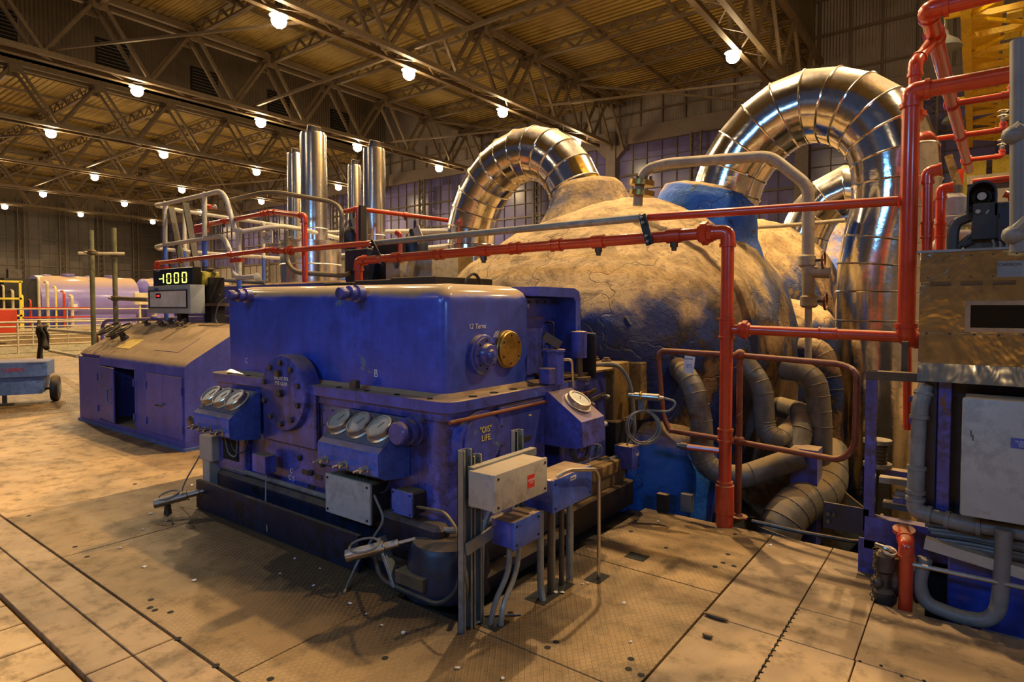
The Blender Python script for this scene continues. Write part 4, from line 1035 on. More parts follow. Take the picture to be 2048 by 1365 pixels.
# loose hanging scraps of lagging and wire on the flank
for k, pts in enumerate(([(1240, 640), (1252, 660), (1246, 690), (1262, 720)], [(1185, 712), (1215, 670), (1238, 668)], [(1262, 650), (1250, 632), (1244, 648)])):
    child(M().tube([onY(x, y, 4.86 if k < 3 else 4.9) for x, y in pts], .010, 6, .02).obj('torn_wire', 'flake' if k == 0 else 'duct', None), T1)
T2 = thing('turbine_cylinder', 'second plaster-covered cylinder seen past the first one at right', 'turbine', (-3.6, 12.4, 0), 'lagged turbine cylinders')
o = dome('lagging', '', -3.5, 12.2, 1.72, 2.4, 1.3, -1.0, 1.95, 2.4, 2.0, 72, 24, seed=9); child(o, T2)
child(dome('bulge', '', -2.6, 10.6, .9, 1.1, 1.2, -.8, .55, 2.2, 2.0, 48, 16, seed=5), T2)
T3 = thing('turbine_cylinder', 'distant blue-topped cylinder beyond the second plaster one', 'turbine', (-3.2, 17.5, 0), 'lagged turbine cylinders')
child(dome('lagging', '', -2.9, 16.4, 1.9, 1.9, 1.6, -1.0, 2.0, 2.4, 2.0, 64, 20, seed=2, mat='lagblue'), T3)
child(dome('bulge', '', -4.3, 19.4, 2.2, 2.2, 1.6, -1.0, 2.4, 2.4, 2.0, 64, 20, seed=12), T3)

# ================================================================== CROSSOVER PIPES IN BRIGHT CLADDING
def arc_pts(cx, y, cz, r, a0, a1, n, dy=0):
    return [Vector((cx+r*math.cos(math.radians(a0+(a1-a0)*k/n)), y+dy*k/n, cz+r*math.sin(math.radians(a0+(a1-a0)*k/n)))) for k in range(n+1)]
def crossover(label, pts, r, seams, mat='clad', group='clad crossover pipes'):
    t = thing('crossover_pipe', label, 'pipe', pts[-1], group)
    M().gored(pts, r, 44).obj('cladding', mat, t, 30)
    for i in seams:
        p = pts[i]; a_ = pts[max(i-1, 0)]; c_ = pts[min(i+1, len(pts)-1)]
        d = ((p-a_).normalized() if i else Vector())+((c_-p).normalized() if i < len(pts)-1 else Vector())
        M().torus(p, d, r+.004, .011, 44, 6).obj('seam_band', mat, t)
    return t
R_ = .395
# right-hand pipe: out of the blue cone, over, bulging to the right, then kinked in and down
PR = [Vector((-2.52, 7.55, 2.55)), Vector((-2.45, 7.55, 2.95)), Vector((-2.36, 7.55, 3.22)), Vector((-2.2, 7.55, 3.46)), Vector((-2.0, 7.55, 3.66)), Vector((-1.78, 7.55, 3.79)), Vector((-1.54, 7.55, 3.84)), Vector((-1.30, 7.53, 3.80)), Vector((-1.09, 7.5, 3.70)), Vector((-.91, 7.48, 3.55)), Vector((-.78, 7.46, 3.35)), Vector((-.70, 7.44, 3.12)), Vector((-.68, 7.44, 2.86)), Vector((-.69, 7.44, 2.6)), Vector((-.76, 7.44, 2.28)), Vector((-.80, 7.44, 2.02)), Vector((-.81, 7.44, 1.75)), Vector((-.81, 7.44, 1.45)), Vector((-.81, 7.44, .2)), Vector((-.81, 7.44, -2.9))]
crossover('large polished crossover pipe arching down right of the plaster dome', PR, R_, range(1, 18))
PL = [Vector((-4.42, 7.55, 2.75)), Vector((-4.50, 7.55, 3.05)), Vector((-4.58, 7.55, 3.28)), Vector((-4.70, 7.55, 3.50)), Vector((-4.86, 7.55, 3.68)), Vector((-5.06, 7.55, 3.81)), Vector((-5.28, 7.55, 3.88)), Vector((-5.52, 7.55, 3.88)), Vector((-5.75, 7.55, 3.82)), Vector((-5.97, 7.55, 3.70)), Vector((-6.16, 7.55, 3.54)), Vector((-6.32, 7.55, 3.34)), Vector((-6.44, 7.55, 3.11)), Vector((-6.52, 7.55, 2.86)), Vector((-6.55, 7.55, 2.58)), Vector((-6.52, 7.55, 2.25)), Vector((-6.46, 7.55, 1.95)), Vector((-6.44, 7.55, 1.6)), Vector((-6.44, 7.55, 0))]
crossover('polished crossover pipe arching down left of the plaster dome', PL, R_*.98, range(1, 17))
P3 = [Vector((-2.6, 12.3, 2.0)), Vector((-2.62, 12.3, 2.5)), Vector((-2.55, 12.3, 2.9)), Vector((-2.4, 12.3, 3.25)), Vector((-2.15, 12.3, 3.52)), Vector((-1.85, 12.3, 3.66)), Vector((-1.55, 12.3, 3.6)), Vector((-1.36, 12.3, 3.35)), Vector((-1.30, 12.3, 3.0)), Vector((-1.30, 12.3, 0))]
crossover('dusty crossover pipe glimpsed behind the large one', P3, .42, range(1, 9))

# beige small-bore pipe over the dome with flange and valves
t = thing('drain_pipe', 'beige pipe rising from a bolted flange, bending and dropping beside the large pipe', 'pipe', (-2.9, 6.2, 2.7))
yB = 6.1
pts = [onY(1275, 412, yB), onY(1278, 372, yB), onY(1290, 340, yB), onY(1330, 327, yB), onY(1540, 312, yB), onY(1617, 372, yB), onY(1616, 520, yB), onY(1617, 600, yB)]

MT['beige'] = paint('beige_lagged_pipe', (.38, .33, .23), .45, dust=.5, grime=.35)
M().tube(pts, .053, 14, .10).obj('pipe', 'beige', t)
M().tube([onY(1617, 600, yB), onY(1616, 760, yB)], .03, 10).obj('lower_pipe', 'beige', t)
fc = onY(1283, 378, yB)
for dz in (-.075, .035): M().lathe(fc+Vector((0, 0, dz)), (.15, 0, 1), [(0, .135), (.055, .135)], 22).obj('flange', 'brass', t)
bolts(t, [fc+Vector((.105*math.cos(a), .105*math.sin(a), .09)) for a in [k*PI/4 for k in range(8)]], (0, 0, 1), .016, .03)
for (x, y) in ((1614, 522), (1618, 603)):
    q = onY(x, y, yB); v = M().lathe(q+Vector((0, 0, -.06)), (0, 0, 1), [(0, .05), (.02, .075), (.10, .075), (.12, .05)], 14).obj('valve', 'beige', t)
    M().torus(q+Vector((.14, -.02, .0)), (1, 0, 0), .075, .010, 20, 6).obj('hand_wheel', 'rust', v); M().cyl(q, q+Vector((.14, -.02, 0)), .012, n=8).obj('stem', 'bolt', v)
M().tube([onY(1617, 545, yB), onY(1660, 546, yB)], .05, 12).obj('branch', 'beige', t)
o = M().tube([onY(1510, 455, 9.5), onY(1590, 450, 9.5), onY(1690, 441, 9.5)], .03, 10).obj('thin_pipe', 'beige'); tag(o, 'thin beige pipe running behind the large crossover pipe', 'pipe')

# ================================================================== RED FIRE PIPES
def elbow(t, pts, i, r, mat, rb):
    p = Vector(pts[i]); a = (Vector(pts[i-1])-p).normalized(); b_ = (Vector(pts[i+1])-p).normalized()
    e = M(); l = rb*1.15
    e.tube([p+a*l, p, p+b_*l], r*1.14, 14, rb)
    for d in (a, b_): e.lathe(p+d*(l-.002), d, [(-.0, r*1.14), (.0, r*1.3), (r*.55, r*1.3), (r*.55, r)], 14)
    e.obj('elbow', mat, t)
def pipe_run(name, label, pts, r, mat, group=None, couplings=(), rb=None, cat='pipe', elbows=True):
    pts = [Vector(p) for p in pts]; rb = rb or r*1.7
    t = thing(name, label, cat, pts[0], group)
    M().tube(pts, r, 14, rb).obj('pipe', mat, t)
    if elbows:
        for i in range(1, len(pts)-1): elbow(t, pts, i, r, mat, rb)
    for (i, f, k) in couplings:
        a, b_ = pts[i], pts[i+1]; d = (b_-a).normalized(); p = a.lerp(b_, f)
        if k == 'c': M().lathe(p-d*r*1.1, d, [(0, r), (.001, r*1.28), (r*.4, r*1.28), (r*.45, r*1.15), (r*1.8, r*1.15), (r*1.85, r*1.28), (r*2.2, r*1.28), (r*2.2, r)], 14).obj('coupling', mat, t)
        if k == 'u': M().lathe(p-d*r*1.2, d, [(0, r), (0, r*1.5), (r*.7, r*1.6), (r*.8, r*1.95), (r*1.7, r*1.95), (r*1.8, r*1.5), (r*2.3, r*1.4), (r*2.3, r)], 8).obj('union', mat, t)
        if k == 'n':
            M().lathe(p-d*r*1.2, d, [(0, r*1.25), (r*2.4, r*1.25)], 14).obj('tee', mat, t)
            M().lathe(p-Vector((0, 0, r)), (0, 0, -1), [(0, r*.7), (r*.9, r*.7), (r*.9, r*.5), (r*1.5, r*.45)], 8).obj('nozzle', 'bolt', t)
        if k == 't':
            M().lathe(p-d*r*1.6, d, [(0, r*1.3), (r*.3, r*1.3), (r*.35, r*1.15), (r*2.9, r*1.15), (r*2.95, r*1.3), (r*3.2, r*1.3)], 14).obj('tee', mat, t)
    return t
YP_ = 4.45
q = onY(1155, 487, YP_-.04); o = M().ball(q, .035, (1.1, .5, .8), 2).obj('white_rag', 'paper'); tag(o, 'scrap of white rag tied round the lower red pipe above the dome', 'rag')
# R1 standpipe and the lower run to the left
z1 = 2.135
a0 = Vector((-1.425, YP_, 0)); a1 = Vector((-1.425, YP_, z1)); a2 = Vector((-5.42, YP_-.08, 2.10)); a3 = Vector((-5.42, YP_-.08, 1.75))
t = pipe_run('fire_pipe', 'red fire standpipe left of the crossbar with long branch running to the left', [a0, a1, a2, a3], .045, 'red', 'red fire pipes',
    [(0, .31, 'c'), (0, .13, 'c'), (0, .675, 't'), (1, .04, 'u'), (1, .10, 'n'), (1, .26, 'n'), (1, .36, 'c'), (1, .47, 'c'), (1, .56, 'n'), (1, .70, 'c'), (1, .85, 'n')])
M().lathe(a0, (0, 0, 1), [(0, .062), (.09, .062), (.095, .068), (.30, .066), (.305, .05)], 18).obj('base_socket', 'red', t)
M().tube([Vector((-1.425, YP_, .545)), Vector((-1.72, YP_-.02, .545))], .022, 10).obj('stub', 'red', t)
M().lathe((-1.70, YP_-.02, .545), (-1, 0, 0), [(0, .028), (.05, .028), (.05, .018), (.08, .018)], 8).obj('nozzle', 'bolt', t)
# crossbar
zc_ = 1.435
pipe_run('fire_pipe', 'red horizontal crossbar pipe between the two red standpipes', [(-1.38, YP_, zc_), (-.36, YP_, 1.41)], .034, 'red', 'red fire pipes', [(0, .08, 'u'), (0, .60, 't')])
o = bpy.data.objects  # R2 big riser: up and away to the right
t = pipe_run('fire_pipe', 'thick red riser turning right at head height beside the large pipe', [(-.16, 4.62, 1.40), (-.335, YP_, 1.40), (-.335, YP_, 2.895), (.95, YP_, 2.90)], .048, 'red', 'red fire pipes', [], .06)
# upper long run: red - grey - red
U = [onY(1796, 402, YP_), onY(1297, 435, YP_)]
pipe_run('fire_pipe', 'red upper pipe running left from the thick riser to the black clamp', [U[0], U[1]], .030, 'red', 'red fire pipes')
t = thing('grey_conduit', 'long grey conduit between the two black clamps above the dome', 'pipe', U[1])
M().tube([onY(1280, 436, YP_), onY(745, 487, YP_-.02)], .032, 12).obj('pipe', 'galv', t)
def clamp(p, q, label):
    t = thing('strap_clamp', label, 'clamp', p, 'black strap clamps')
    M().bar(p, q, .06, .012, (0, -1, 0)).obj('strap', 'black', t)
    bolts(t, [Vector(p).lerp(Vector(q), f)+Vector((0, -.02, 0)) for f in (.1, .28, .72, .9)], (0, -1, 0), .012, .02, 'galv')
clamp(onY(1284, 430, 4.38), onY(1300, 490, 4.38), 'black strap clamp joining pipes above the dome, right one')
clamp(onY(742, 482, 4.36), onY(768, 532, 4.36), 'black strap clamp joining pipes behind the blue hood, left one')
U2 = [onY(742, 487, YP_), onY(565, 502, YP_+.02), onY(540, 500, YP_+.0), onY(313, 527, 4.4), onY(313, 560, 4.4)]
t = pipe_run('fire_pipe', 'red pipe running far left behind the number display', U2, .033, 'red', 'red fire pipes', [(0, .9, 'u'), (2, .3, 'c'), (2, .75, 'c')])
for px_, py_ in ((326, 532), (474, 515)):
    q = onY(px_, py_, 4.42); M().bb(q.x-.14, q.x+.14, q.y-.03, q.y+.03, q.z-.07, q.z-.01).obj('bracket', 'red', t)
pipe_run('fire_pipe', 'red loop standing behind the left end of the hood', [onY(610, 565, 4.6), onY(608, 432, 4.6), onY(545, 424, 4.75), onY(392, 454, 4.8)], .036, 'red', 'red fire pipes', [(2, .1, 'c'), (2, .6, 'n')])
t = pipe_run('fire_pipe', 'short red riser with valve on the white railing', [onY(409, 452, 4.8), onY(409, 412, 4.8), onY(424, 414, 4.8)], .034, 'red', 'red fire pipes')
q = onY(427, 415, 4.8); M().lathe(q, (1, 0, 0), [(0, .03), (.04, .04), (.06, .02)], 10).obj('valve', 'steel', t)
q = onY(403, 456, 4.78); M().bb(q.x-.18, q.x+.16, q.y-.03, q.y+.03, q.z-.08, q.z+.01).obj('bracket', 'red', t)
pipe_run('fire_pipe', 'red pipe from the short sprinkler riser along to the left crossover pipe', [onY(684, 424, 5.6), onY(717, 418, 5.6), onX(895, 441, -6.6)], .033, 'red', 'red fire pipes', [(1, .5, 'n')])
pipe_run('fire_pipe', 'red riser between the two tall polished stacks', [onY(717, 420, 5.58), onY(717, 512, 5.58)], .036, 'red', 'red fire pipes')
pipe_run('fire_pipe', 'thin red riser behind the black cover blocks', [onY(801, 548, 5.2), onY(800, 468, 5.2), onY(793, 466, 5.2)], .026, 'red', 'red fire pipes')
o = M().bar(onY(725, 412, 5.5), onY(725, 482, 5.5), .10, .05, (1, 0, 0)).obj('steel_post', 'black'); tag(o, 'short black steel post beside the red riser between stacks', 'post')

# R3 second riser, joined to the sprinkler main that runs away over the machine
YS = 4.75
p0 = onY(1822, 400, YS)
t = pipe_run('fire_pipe', 'red riser just behind the thick one, bent at top into the sprinkler main', [onY(1800, 404, YP_+.15), p0, onY(1831, 126, YS), Vector((-.26, 5.05, 3.40))], .036, 'red', 'red fire pipes', [(1, .62, 'u')], .06)
pipe_run('fire_pipe', 'thinner red pipe straight down behind the thick riser', [onY(1820, 400, YS+.1), onY(1815, 700, YS+.1), onY(1815, 860, YS+.1)], .026, 'red', 'red fire pipes', [(0, .85, 'c')], elbows=False)
t = pipe_run('fire_pipe', 'top red sprinkler main running away from the camera with side nozzles', [(1.2, 4.55, 3.42), (-.27, 4.6, 3.42), (-.10, 10.2, 3.40)], .050, 'red', 'red fire pipes', [(1, .08, 'c')], .07)
for k, (yy, xl, xr) in enumerate(((6.8, -.20, .21), (8.1, -.53, .19), (9.5, -.12, .22))):
    t2 = pipe_run('sprinkler_branch', f'short red branch with sprinkler head off the top main, {ORD[k]} from the camera', [(xl, yy, 3.41), (xr, yy, 3.41), (xr, yy, 3.49)], .028, 'red', 'sprinkler branches of the top main', [])
    M().torus((-.27+.0304*(yy-4.6), yy, 3.41), (0, 1, 0), .055, .012, 16, 6).obj('saddle', 'red', t2)
    h = M().lathe((xr, yy, 3.49), (0, 0, 1), [(0, .02), (.03, .028), (.04, .015), (.09, .012)], 8).obj('sprinkler_head', 'galv', t2)
    M().torus((xr, yy, 3.55), (0, 0, 1), .045, .006, 12, 5).obj('guard', 'steel', h); M().torus((xr, yy, 3.60), (0, 0, 1), .045, .006, 12, 5).obj('guard', 'steel', h)
o = M().bb(onY(1915, 400, 9.9).x, onY(1926, 400, 9.9).x, 9.9, 9.95, 1.6, 3.38).obj('support_post', 'red'); tag(o, 'flat red upright holding the far end of the top main', 'post')
o = M().bar(onY(1897, 312, 9.0), onY(1945, 460, 9.0), .10, .08).obj('tray_rail', 'ochre'); tag(o, 'sloping ochre cable rail beside the flat red upright', 'rail')

# ================================================================== BROWN LOOPED HANDRAIL
t = thing('handrail', 'brown looped handrail with ball joints in front of the lagged pipes', 'handrail', (-1.40, 4.69, 0))
zt, zb = 1.235, .585
M().tube([(-1.97, 4.74, zb), (-2.03, 4.75, zb+.1), (-2.08, 4.75, zt-.05), (-2.05, 4.75, zt), (-1.40, 4.69, zt-.005), (-.70, 4.55, zt-.02), (-.60, 4.50, zt-.06), (-.60, 4.47, zb+.10), (-.68, 4.49, zb-.0), (-1.40, 4.69, zb-.01), (-1.97, 4.74, zb)], .021, 12, .10, 6, False).obj('loop', 'rust', t)
M().tube([(-1.40, 4.69, 0), (-1.40, 4.69, zt)], .024, 12).obj('post', 'rust', t)
for z in (zt, zb): M().ball((-1.40, 4.69, z), .044).obj('ball_joint', 'rust', t)
M().lathe((-1.40, 4.69, 0), (0, 0, 1), [(0, .07), (.012, .07), (.014, .035), (.03, .03)], 16).obj('foot', 'rust', t)
t = thing('paper_tag', 'white paper tag tied to the brown handrail', 'tag', onY(1372, 715, 4.68))
q = onY(1378, 730, 4.67); M().box(q, (.085, .002, .135), 0, Matrix.Rotation(.10, 4, 'Y')).obj('card', 'paper', t)
text('lettering', 'RACKSAFE', .016, q+Vector((-.005, -.003, .045)), FRONT, 'box', t, .0003); text('lettering', 'DATE\n18 / 12', .018, q+Vector((0, -.003, -.01)), FRONT, 'box', t, .0003)

# ================================================================== LAGGED PIPES DOWN IN THE PIT
def lagged(label, pts, r, mat='duct', rb=.16, gores=True):
    t = thing('lagged_pipe', label, 'pipe', pts[0], 'lagged pipes beside the dome')
    m = M(); P = m.path(pts, rb, 5); m.b.free(); m = M()
    Q = [Vector(P[0])]
    for p in P[1:]:
        if (p-Q[-1]).length > .02: Q.append(p)
    M().gored(Q, r, 22).obj('lagging_sleeve', mat, t, 25)
    for i in range(1, len(Q)-1):
        d = (Q[i+1]-Q[i-1]).normalized()
        if i % 2: M().torus(Q[i], d, r+.001, .004, 22, 5).obj('seam', mat, t)
    return t
yA, yB2 = 4.95, 5.45
lagged('grey lagged pipe nearest the red standpipe, curving down and under to the right', [onY(1340, 720, 5.2), onY(1385, 765, yA), onY(1405, 850, yA), onY(1402, 930, yA), onY(1470, 960, 5.0), onY(1600, 915, 5.3)], .092)
lagged('grey lagged pipe between handrail post and pit, hooked at the bottom', [onY(1490, 725, 5.5), onY(1525, 770, yB2), onY(1530, 860, yB2), onY(1555, 885, 5.4), onY(1610, 830, 5.9)], .085)
lagged('brown lagged pipe with two bends under the dome flank', [onY(1570, 740, 5.8), onY(1630, 750, 5.7), onY(1640, 830, 5.7), onY(1640, 960, 5.7)], .095)
lagged('big clad duct elbow lying low in the pit', [onY(1655, 900, 6.0), onY(1655, 985, 5.6), onY(1590, 1010, 5.2), onY(1555, 1060, 5.0), onY(1550, 1150, 5.0)], .16, 'duct', .22)
lagged('dusty hooped pipe beyond the dome flank', [onY(1600, 700, 6.8), onY(1640, 700, 6.8), onY(1660, 760, 6.8), onY(1660, 940, 6.8)], .12, 'lag')
lagged('long grey lagged pipe slanting behind the red standpipe', [onY(1590, 905, 5.5), onY(1610, 830, 5.7), onY(1560, 815, 6.2)], .10)
o = M().bb(onY(1610, 930, 5.35).x-.10, onY(1610, 930, 5.35).x+.10, 5.3, 5.5, -.35, .45).obj('pipe_support', 'blue'); tag(o, 'blue square support under the lagged pipes', 'support')
o = M().box(onY(1560, 960, 6.3), (.45, .3, .9), .12, Matrix.Rotation(.3, 4, 'Y'), 3).obj('insulation_bag', 'ochre'); tag(o, 'yellowish bulging insulation sack low behind the pipes', 'sack')
o = M().bar(onY(1560, 1065, 5.6), onY(1660, 960, 5.6), .9, .02, (0, -1, 0)).obj('guard_sheet', 'ochre'); tag(o, 'ochre metal sheet leaning in the pit', 'sheet')
t = thing('blue_skirt', 'blue-painted plaster skirt bulging at the near foot of the dome', 'skirt', (-2.2, 5, 0))
child(dome('skirt', '', -2.55, 5.35, .75, .75, .15, -.6, .55, 2.4, 2.2, 48, 16, .05, 'lagblue', seed=7), t)
cable('kerb_pipe', [onZ(1500, 1052)+Vector((0, .05, .02)), onZ(1600, 1072)+Vector((0, .02, .02)), onZ(1720, 1095)+Vector((0, .03, .02)), onZ(1755, 1080)+Vector((0, .2, 0.02)), onZ(1757, 1060)+Vector((0, .2, .05))], .014, 'bolt', 'thin dark pipe lying on the lip of the pit', 'pipe', .08)
for k, (x, y) in enumerate(((1322, 1000), (1370, 1000))):
    q = onZ(x, y+25); o = M().bb(q.x-.04, q.x+.05, q.y, q.y+.05, 0, .14, .003).obj('angle_stub', 'galv' if k else 'black'); tag(o, ['short black angle stub on the plate edge', 'short galvanised angle stub left of the red standpipe'][k], 'bracket')
# ================================================================== CONTROL CONSOLE (left)
con = thing('control_console', 'long purple-blue desk console with dusty sloping top and four doors', 'console', (-8.4, 3.6, 0))
XA, XB, YF = -10.0, -6.88, 3.16
prof = [(YF, .03), (YF, .90), (YF+.02, .945), (YF+.07, .985), (3.78, 1.31), (4.08, 1.375), (4.10, 1.35), (4.10, .03)]
m = M()     # shell with an opening behind the ajar door pair
DX = [(onY(199, 780, YF).x, onY(236, 780, YF).x), (onY(236, 780, YF).x, onY(272, 780, YF).x), (onY(295, 780, YF).x, onY(328, 780, YF).x), (onY(328, 780, YF).x, onY(367, 780, YF).x)]
m.prism([(p[0]+.05 if p[0] < 3.2 and p[1] < .93 else p[0], p[1]) for p in prof], 'x', XA, DX[0][0]); m.prism(prof, 'x', DX[1][1], XB)
m.prism([(YF+.05, .82), (YF, .82), (YF, .90), (YF+.02, .945), (YF+.07, .985), (3.78, 1.31), (4.08, 1.375), (4.10, 1.35), (4.10, .82)], 'x', DX[0][0], DX[1][1])
m.bb(XA, DX[0][0], YF, YF+.06, .03, .90)
m.bb(DX[0][0], DX[1][1], 4.05, 4.10, .03, .85); m.bb(DX[0][0], DX[1][1], YF, 4.08, .03, .09)
m.obj('body', 'console', con)
M().bb(XA-.02, XB+.02, YF-.02, 4.12, 0, .035).obj('plinth', 'cart', con)
M().bb(DX[0][0], DX[1][1], 3.95, 4.0, .1, .8).obj('inner_panel', 'black', con)
for k in range(4): M().tube([(DX[1][0]-.05+.07*k, 3.6, .82), (DX[1][0]-.12+.08*k, 3.6, .45), (DX[1][0]-.05+.08*k, 3.65, .12)], .008, 6, .1).obj('inner_cable', 'brass' if k == 1 else 'cable', con)
def door(x0, x1, hinge=None, ang=0, handle=None):
    m = M(); m.box((0 if hinge else 0, 0, 0), (abs(x1-x0)-.006, .022, .70), .004)
    hx = x0 if hinge != 'R' else x1; sg = 1 if hinge != 'R' else -1
    mt = Matrix.Translation((hx, YF-.008, .465)) @ Matrix.Rotation(ang, 4, 'Z') @ Matrix.Translation((sg*(x1-x0)/2, 0, 0))
    for v in m.b.verts: v.co = mt @ v.co
    d = m.obj('door', 'console', con)
    if handle:
        h = M(); hxp = sg*((x1-x0)/2-.06)
        h.tube([(hxp, -.01, .08), (hxp-.05*sg, -.05, .08), (hxp-.05*sg, -.05, -.10), (hxp, -.01, -.10)], .011, 8, .02)
        for v in h.b.verts: v.co = mt @ v.co
        h.obj('handle', 'cart', d)
    for z in (.20, -.22):
        g = M(); g.box((-sg*(x1-x0)/2+.005*sg, -.018, z), (.03, .02, .09), .006)
        for v in g.b.verts: v.co = mt @ v.co
        g.obj('hinge', 'console', d)
    return d
door(*DX[0], 'L', -.06, 'b'); door(*DX[1], 'R', -.75, 'b'); door(*DX[2], 'L', 0); d4 = door(*DX[3], 'R', 0)
M().tube([(DX[3][0]+.03, YF-.02, .48), (DX[3][0], YF-.06, .475), (DX[3][0]-.06, YF-.07, .47)], .012, 8).obj('latch', 'bolt', d4)
for k in range(4): M().bb(DX[0][0]+.10+.14*(k % 2), DX[0][0]+.18+.14*(k % 2), YF-.035, YF-.03, .66-.12*(k//2), .69-.12*(k//2)).obj('label_plate', 'cable', con)
# things on the sloping top
def top_z(y): return .985+(y-(YF+.07))*(1.31-.985)/(3.78-YF-.07) if y < 3.78 else 1.31+(y-3.78)*.217
SL = math.atan2(.325, .55); NT = Vector((0, -math.sin(SL), math.cos(SL)))
def handwheel(x, y, r, label):
    t = thing('hand_wheel', label, 'hand wheel', (x, y, top_z(y)), 'hand wheels on the console')
    b0 = Vector((x, y, top_z(y))); c = b0+NT*.15
    M().lathe(b0, NT, [(0, .055), (.02, .055), (.06, .04), (.13, .035), (.15, .045)], 14).obj('hub', 'black', t)
    M().torus(c, NT, r, .014, 32, 8).obj('rim', 'black', t)
    u = Vector((1, 0, 0)); v = NT.cross(u)
    for a in (0.4, 0.4+2*PI/3, 0.4+4*PI/3): M().cyl(c, c+(u*math.cos(a)+v*math.sin(a))*r, .010, n=8).obj('spoke', 'black', t)
handwheel(-9.72, 3.52, .155, 'black hand wheel on the console, left of the pair'); handwheel(-9.32, 3.50, .165, 'black hand wheel on the console, right of the pair')
for k, (x, y, s_) in enumerate(((-9.5, 3.86, .05), (-9.1, 3.88, .045), (-8.95, 3.84, .04), (-8.5, 3.85, .04), (-8.35, 3.84, .04), (-9.0, 3.98, .05), (-8.6, 3.99, .05))):
    b0 = Vector((x, y, top_z(y)))
    M().lathe(b0, NT, [(0, s_), (.015, s_), (.02, s_*.6), (.05, s_*.5), (.055, s_*.8), (.075, s_*.8)], 10).obj('control_knob', 'bolt', con)
    M().bar(b0+NT*.07-Vector((.03, 0, 0)), b0+NT*.07+Vector((.03, .02, 0)), .012, .02).obj('lever', 'bolt', con)
rotS = Matrix.Rotation(SL, 4, 'X')
o = M().box(Vector((-8.95, 3.42, top_z(3.42)+.004)), (.40, .22, .004), 0, rotS).obj('paper_notice', 'flat_yellow'); tag(o, 'faded yellow notice lying on the sloping console top', 'notice')
M().box(Vector((-7.75, 3.48, top_z(3.48)+.003)), (.62, .30, .004), 0, rotS).obj('access_plate', 'console', con)
M().box(Vector((-8.3, 3.72, top_z(3.72)+.003)), (.06, .42, .004), 0, rotS).obj('seam_strip', 'wood', con)
M().box(Vector((-7.9, 4.0, top_z(4.0)+.006)), (.5, .14, .006), 0, Matrix.Rotation(.2, 4, 'X')).obj('worn_patch', 'wood', con)

# ---- number display and controller above the console
t = thing('number_display', 'black display showing yellow-green digits above the console', 'display', (-9.3, 4.0, 1.98))
c0 = onY(306, 540, 4.0); c1 = onY(385, 572, 4.0); x0, x1, zb_, zt_ = c0.x, c1.x, c1.z, c0.z
M().bb(x0, x1, 4.0, 4.12, zb_, zt_, .006).obj('case', 'screen', t)
W_ = x1-x0; H_ = zt_-zb_
def seg7(cx, cz, w, h, on, y=3.996):
    th = .014
    S = {'a': (cx, cz+h/2, w, 0), 'g': (cx, cz, w, 0), 'd': (cx, cz-h/2, w, 0), 'f': (cx-w/2, cz+h/4, 0, h/2), 'b': (cx+w/2, cz+h/4, 0, h/2), 'e': (cx-w/2, cz-h/4, 0, h/2), 'c': (cx+w/2, cz-h/4, 0, h/2)}
    for k, (x, z, dx, dz) in S.items():
        if k not in on: continue
        M().bb(x-max(dx/2-.006, th/2), x+max(dx/2-.006, th/2), y, y+.004, z-max(dz/2-.006, th/2), z+max(dz/2-.006, th/2)).obj('segment', 'led_y', t)
dz = zb_+H_*.46; h7 = H_*.52
for k in range(3):
    cx = x0+W_*(.42+.195*k); seg7(cx, dz, W_*.10, h7, 'abcdef')
    M().bb(cx-.02, cx+.02, 3.996, 4.0, dz-.004, dz+.004).obj('segment', 'led_dim', t)
seg7(x0+W_*.235, dz, W_*.09, h7, 'bc'); M().bb(x0+W_*.17, x0+W_*.27, 3.995, 4.0, dz-.006, dz+.006).obj('segment', 'led_y', t)
text('lettering', '\u03a9 OMEGA', .026, (x0+W_*.14, 3.997, zt_-.022), FRONT, 'led_w', t, .0004)
t = thing('controller_box', 'grey control cabinet with window and tiny red readout above console', 'cabinet', (-9.4, 3.9, 1.5))
c0 = onY(295, 573, 3.95); c1 = onY(381, 628, 3.95); x0, x1, zb_, zt_ = c0.x, c1.x, c1.z, c0.z
M().bb(x0, x1, 3.95, 4.15, zb_, zt_, .01, 2).obj('case', 'greyp', t)
ix0, ix1, iz0, iz1 = x0+.08, x1-.09, zb_+.09, zt_-.08
m = M(); m.bb(ix0-.015, ix1+.015, 3.935, 3.95, iz0-.015, iz0); m.bb(ix0-.015, ix1+.015, 3.935, 3.95, iz1, iz1+.015); m.bb(ix0-.015, ix0, 3.935, 3.95, iz0, iz1); m.bb(ix1, ix1+.015, 3.935, 3.95, iz0, iz1)
m.obj('window_frame', 'black', t)
M().bb(ix0, ix1, 3.944, 3.95, iz0, iz1).obj('inner_panel', 'paper', t)
M().bb(ix0+.21, ix0+.36, 3.938, 3.944, iz1-.10, iz1-.03).obj('readout', 'screen', t)
text('digits', '-0.1000', .034, (ix0+.285, 3.936, iz1-.066), FRONT, 'led_r', t, .0005)
M().bb(ix0+.16, ix0+.27, 3.94, 3.95, iz1+.02, iz1+.045).obj('blue_label', 'box', t)
for k in range(4): M().cyl((ix0+.06+.04*k, 3.944, iz0+.14), (ix0+.06+.04*k, 3.940, iz0+.14), .004, n=8).obj('indicator', 'bolt', t)
t = thing('display_post', 'dark steel post with shelf carrying the display boxes', 'post', (-9.2, 4.2, 1.37))
M().bb(-9.25, -9.12, 4.16, 4.26, 0, 2.15).obj('post', 'black', t); M().bb(-9.5, -8.4, 4.16, 4.5, 1.60, 1.64).obj('shelf', 'wood', t)
M().bb(-8.62, -8.45, 4.25, 4.45, 0, 2.0).obj('post', 'black', t)
t = thing('winch_motor', 'grease-stained yellow gearbox on the shelf right of the display', 'gearbox', (-8.7, 4.3, 1.9))
